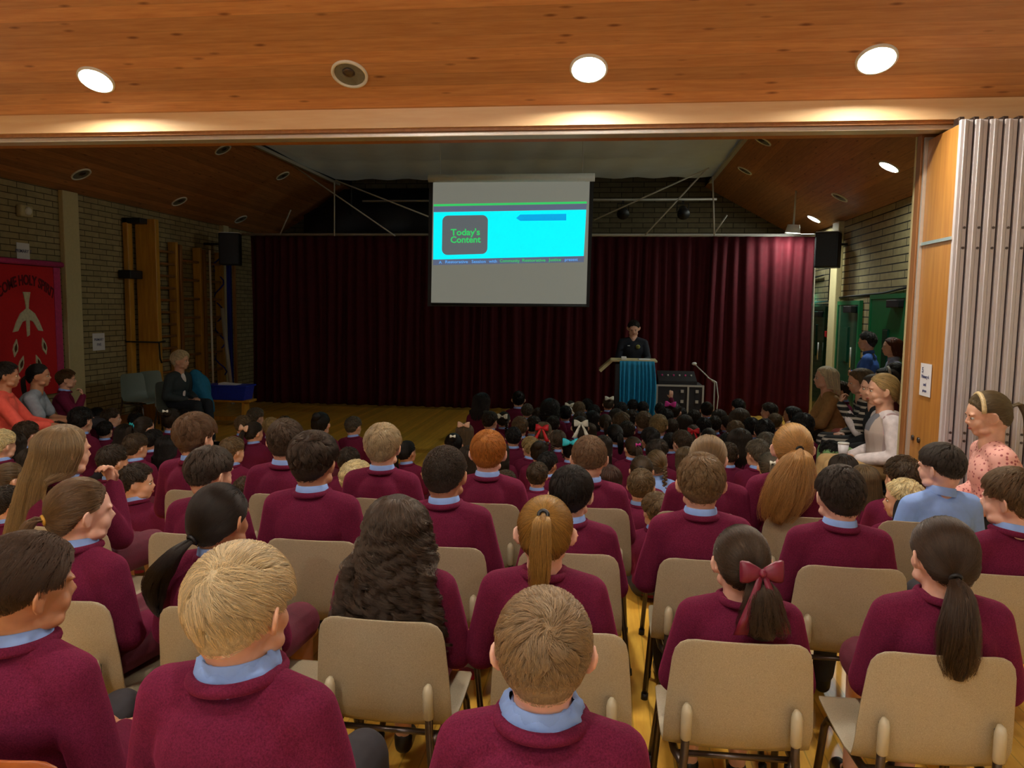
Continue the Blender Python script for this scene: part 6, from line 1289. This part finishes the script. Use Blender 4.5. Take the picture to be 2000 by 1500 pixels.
MB().tube([H_.p(.088*math.cos(a), .035-.02*math.sin(a), .02+.09*math.sin(a)) for a in [math.pi*i/14 for i in range(15)]], .012, 8).build('blonde_streak', plain('blonde_hair_streak', srgb(200, 176, 130), .5, scale=120, var=.3), r_, smooth=True)
# speaker at the lectern
r_, H_, J_, s_ = adult('o', 1238, 624, 11.6, 180, 'person in a dark training top speaking at the lectern, looking down', 'short', (.03, .022, .018, 1), nod=26, topmat=M_green2, top='training_top', stand=True, arms='lectern', seed=51, skin=M_skin3, collar=False, hair=hd(kind='fade', top=.012, side=.006, lift=.6))
bd = MB(); c_ = Vector(J_['chest'])+Vector((-.07, .125, .06)); bd.tube([c_+Vector((0, -.03, 0)), c_+Vector((0, .008, 0))], .030, 20).build('crest_badge', pc('crest_yellow', 190, 190, 90), r_, smooth=True)
MB().tube([c_+Vector((0, -.03, 0)), c_+Vector((0, .010, 0))], .021, 20).build('crest_centre', M_green2, r_, smooth=True); MB().box(c_+Vector((-.006, .0, -.014)), c_+Vector((.006, .0125, .014))).build('crest_mark', pc('crest_yellow', 190, 190, 90), r_)
MB().box(Vector(J_['chest'])+Vector((.05, .11, .07)), Vector(J_['chest'])+Vector((.085, .138, .08))).build('maker_mark', M_white, r_)
# seats for those beside the walls
def fold_chair(x, y, rz, lab):
    r_ = empty('folding_chair', (x, y, 0), math.radians(rz)); tag(r_, lab, 'chair', 'dark folding chairs along the walls')
    MB().box((-.2, -.2, .425), (.2, .2, .445), bev=.008).build('seat', M_black, r_); MB().box((-.2, -.245, .62), (.2, -.225, .82), bev=.008).build('backrest', M_black, r_)
    for sx in (-1, 1):
        MB().tube([(sx*.21, -.235, .82), (sx*.21, -.2, .5), (sx*.21, .2, .01)], .011, 8).build('leg', M_steel, r_, smooth=True); MB().tube([(sx*.19, .18, .42), (sx*.19, -.2, .01)], .011, 8).build('leg', M_steel, r_, smooth=True)
    return r_
for o in [o for o in bpy.data.objects if o.get('group') in (GL, GR) and o.parent is None]:
    lab = {'coral': 'coral top', 'T-shirt': 'grey T-shirt', 'chin': 'chin-resting person by the left wall', 'camel coat with': 'camel coat', 'beside the camel': 'jumper-wearer next to the camel coat', 'hand to': 'striped top', 'mint': 'black top and mint trousers', 'argyle': 'argyle vest', 'hairband over': 'burgundy top', 'leopard': 'leopard print', 'floral': 'pink floral blouse'}
    w = [v for k_, v in lab.items() if k_ in o['label']][0]
    fold_chair(o.location.x, o.location.y, math.degrees(o.rotation_euler.z), 'dark folding chair under the person with '+w if 'person' not in w and 'wearer' not in w else 'dark folding chair under the '+w)
d_ = [o for o in bpy.data.objects if o.get('label', '').startswith('person in a dark suit')][0]
c = copy_tree(g0); c['label'] = 'grey plastic chair the dark-suited person sits on'; q = Matrix.Rotation(d_.rotation_euler.z, 3, 'Z') @ Vector((0, -.17, 0)); c.location = (d_.location.x+q.x, d_.location.y+q.y, 0); c.rotation_euler.z = d_.rotation_euler.z
# small things lying about
rc = MB().prism([(-.07, -.05), (.06, -.06), (.08, .02), (.01, .06), (-.06, .04)], 2, 0, .004).build('crisp_packet', M_rbow); rc.location = tuple(at_z(905, 1315, .002)); tag(rc, 'scrap of bright red wrapping on the floor right of the dark curls', 'wrapper')
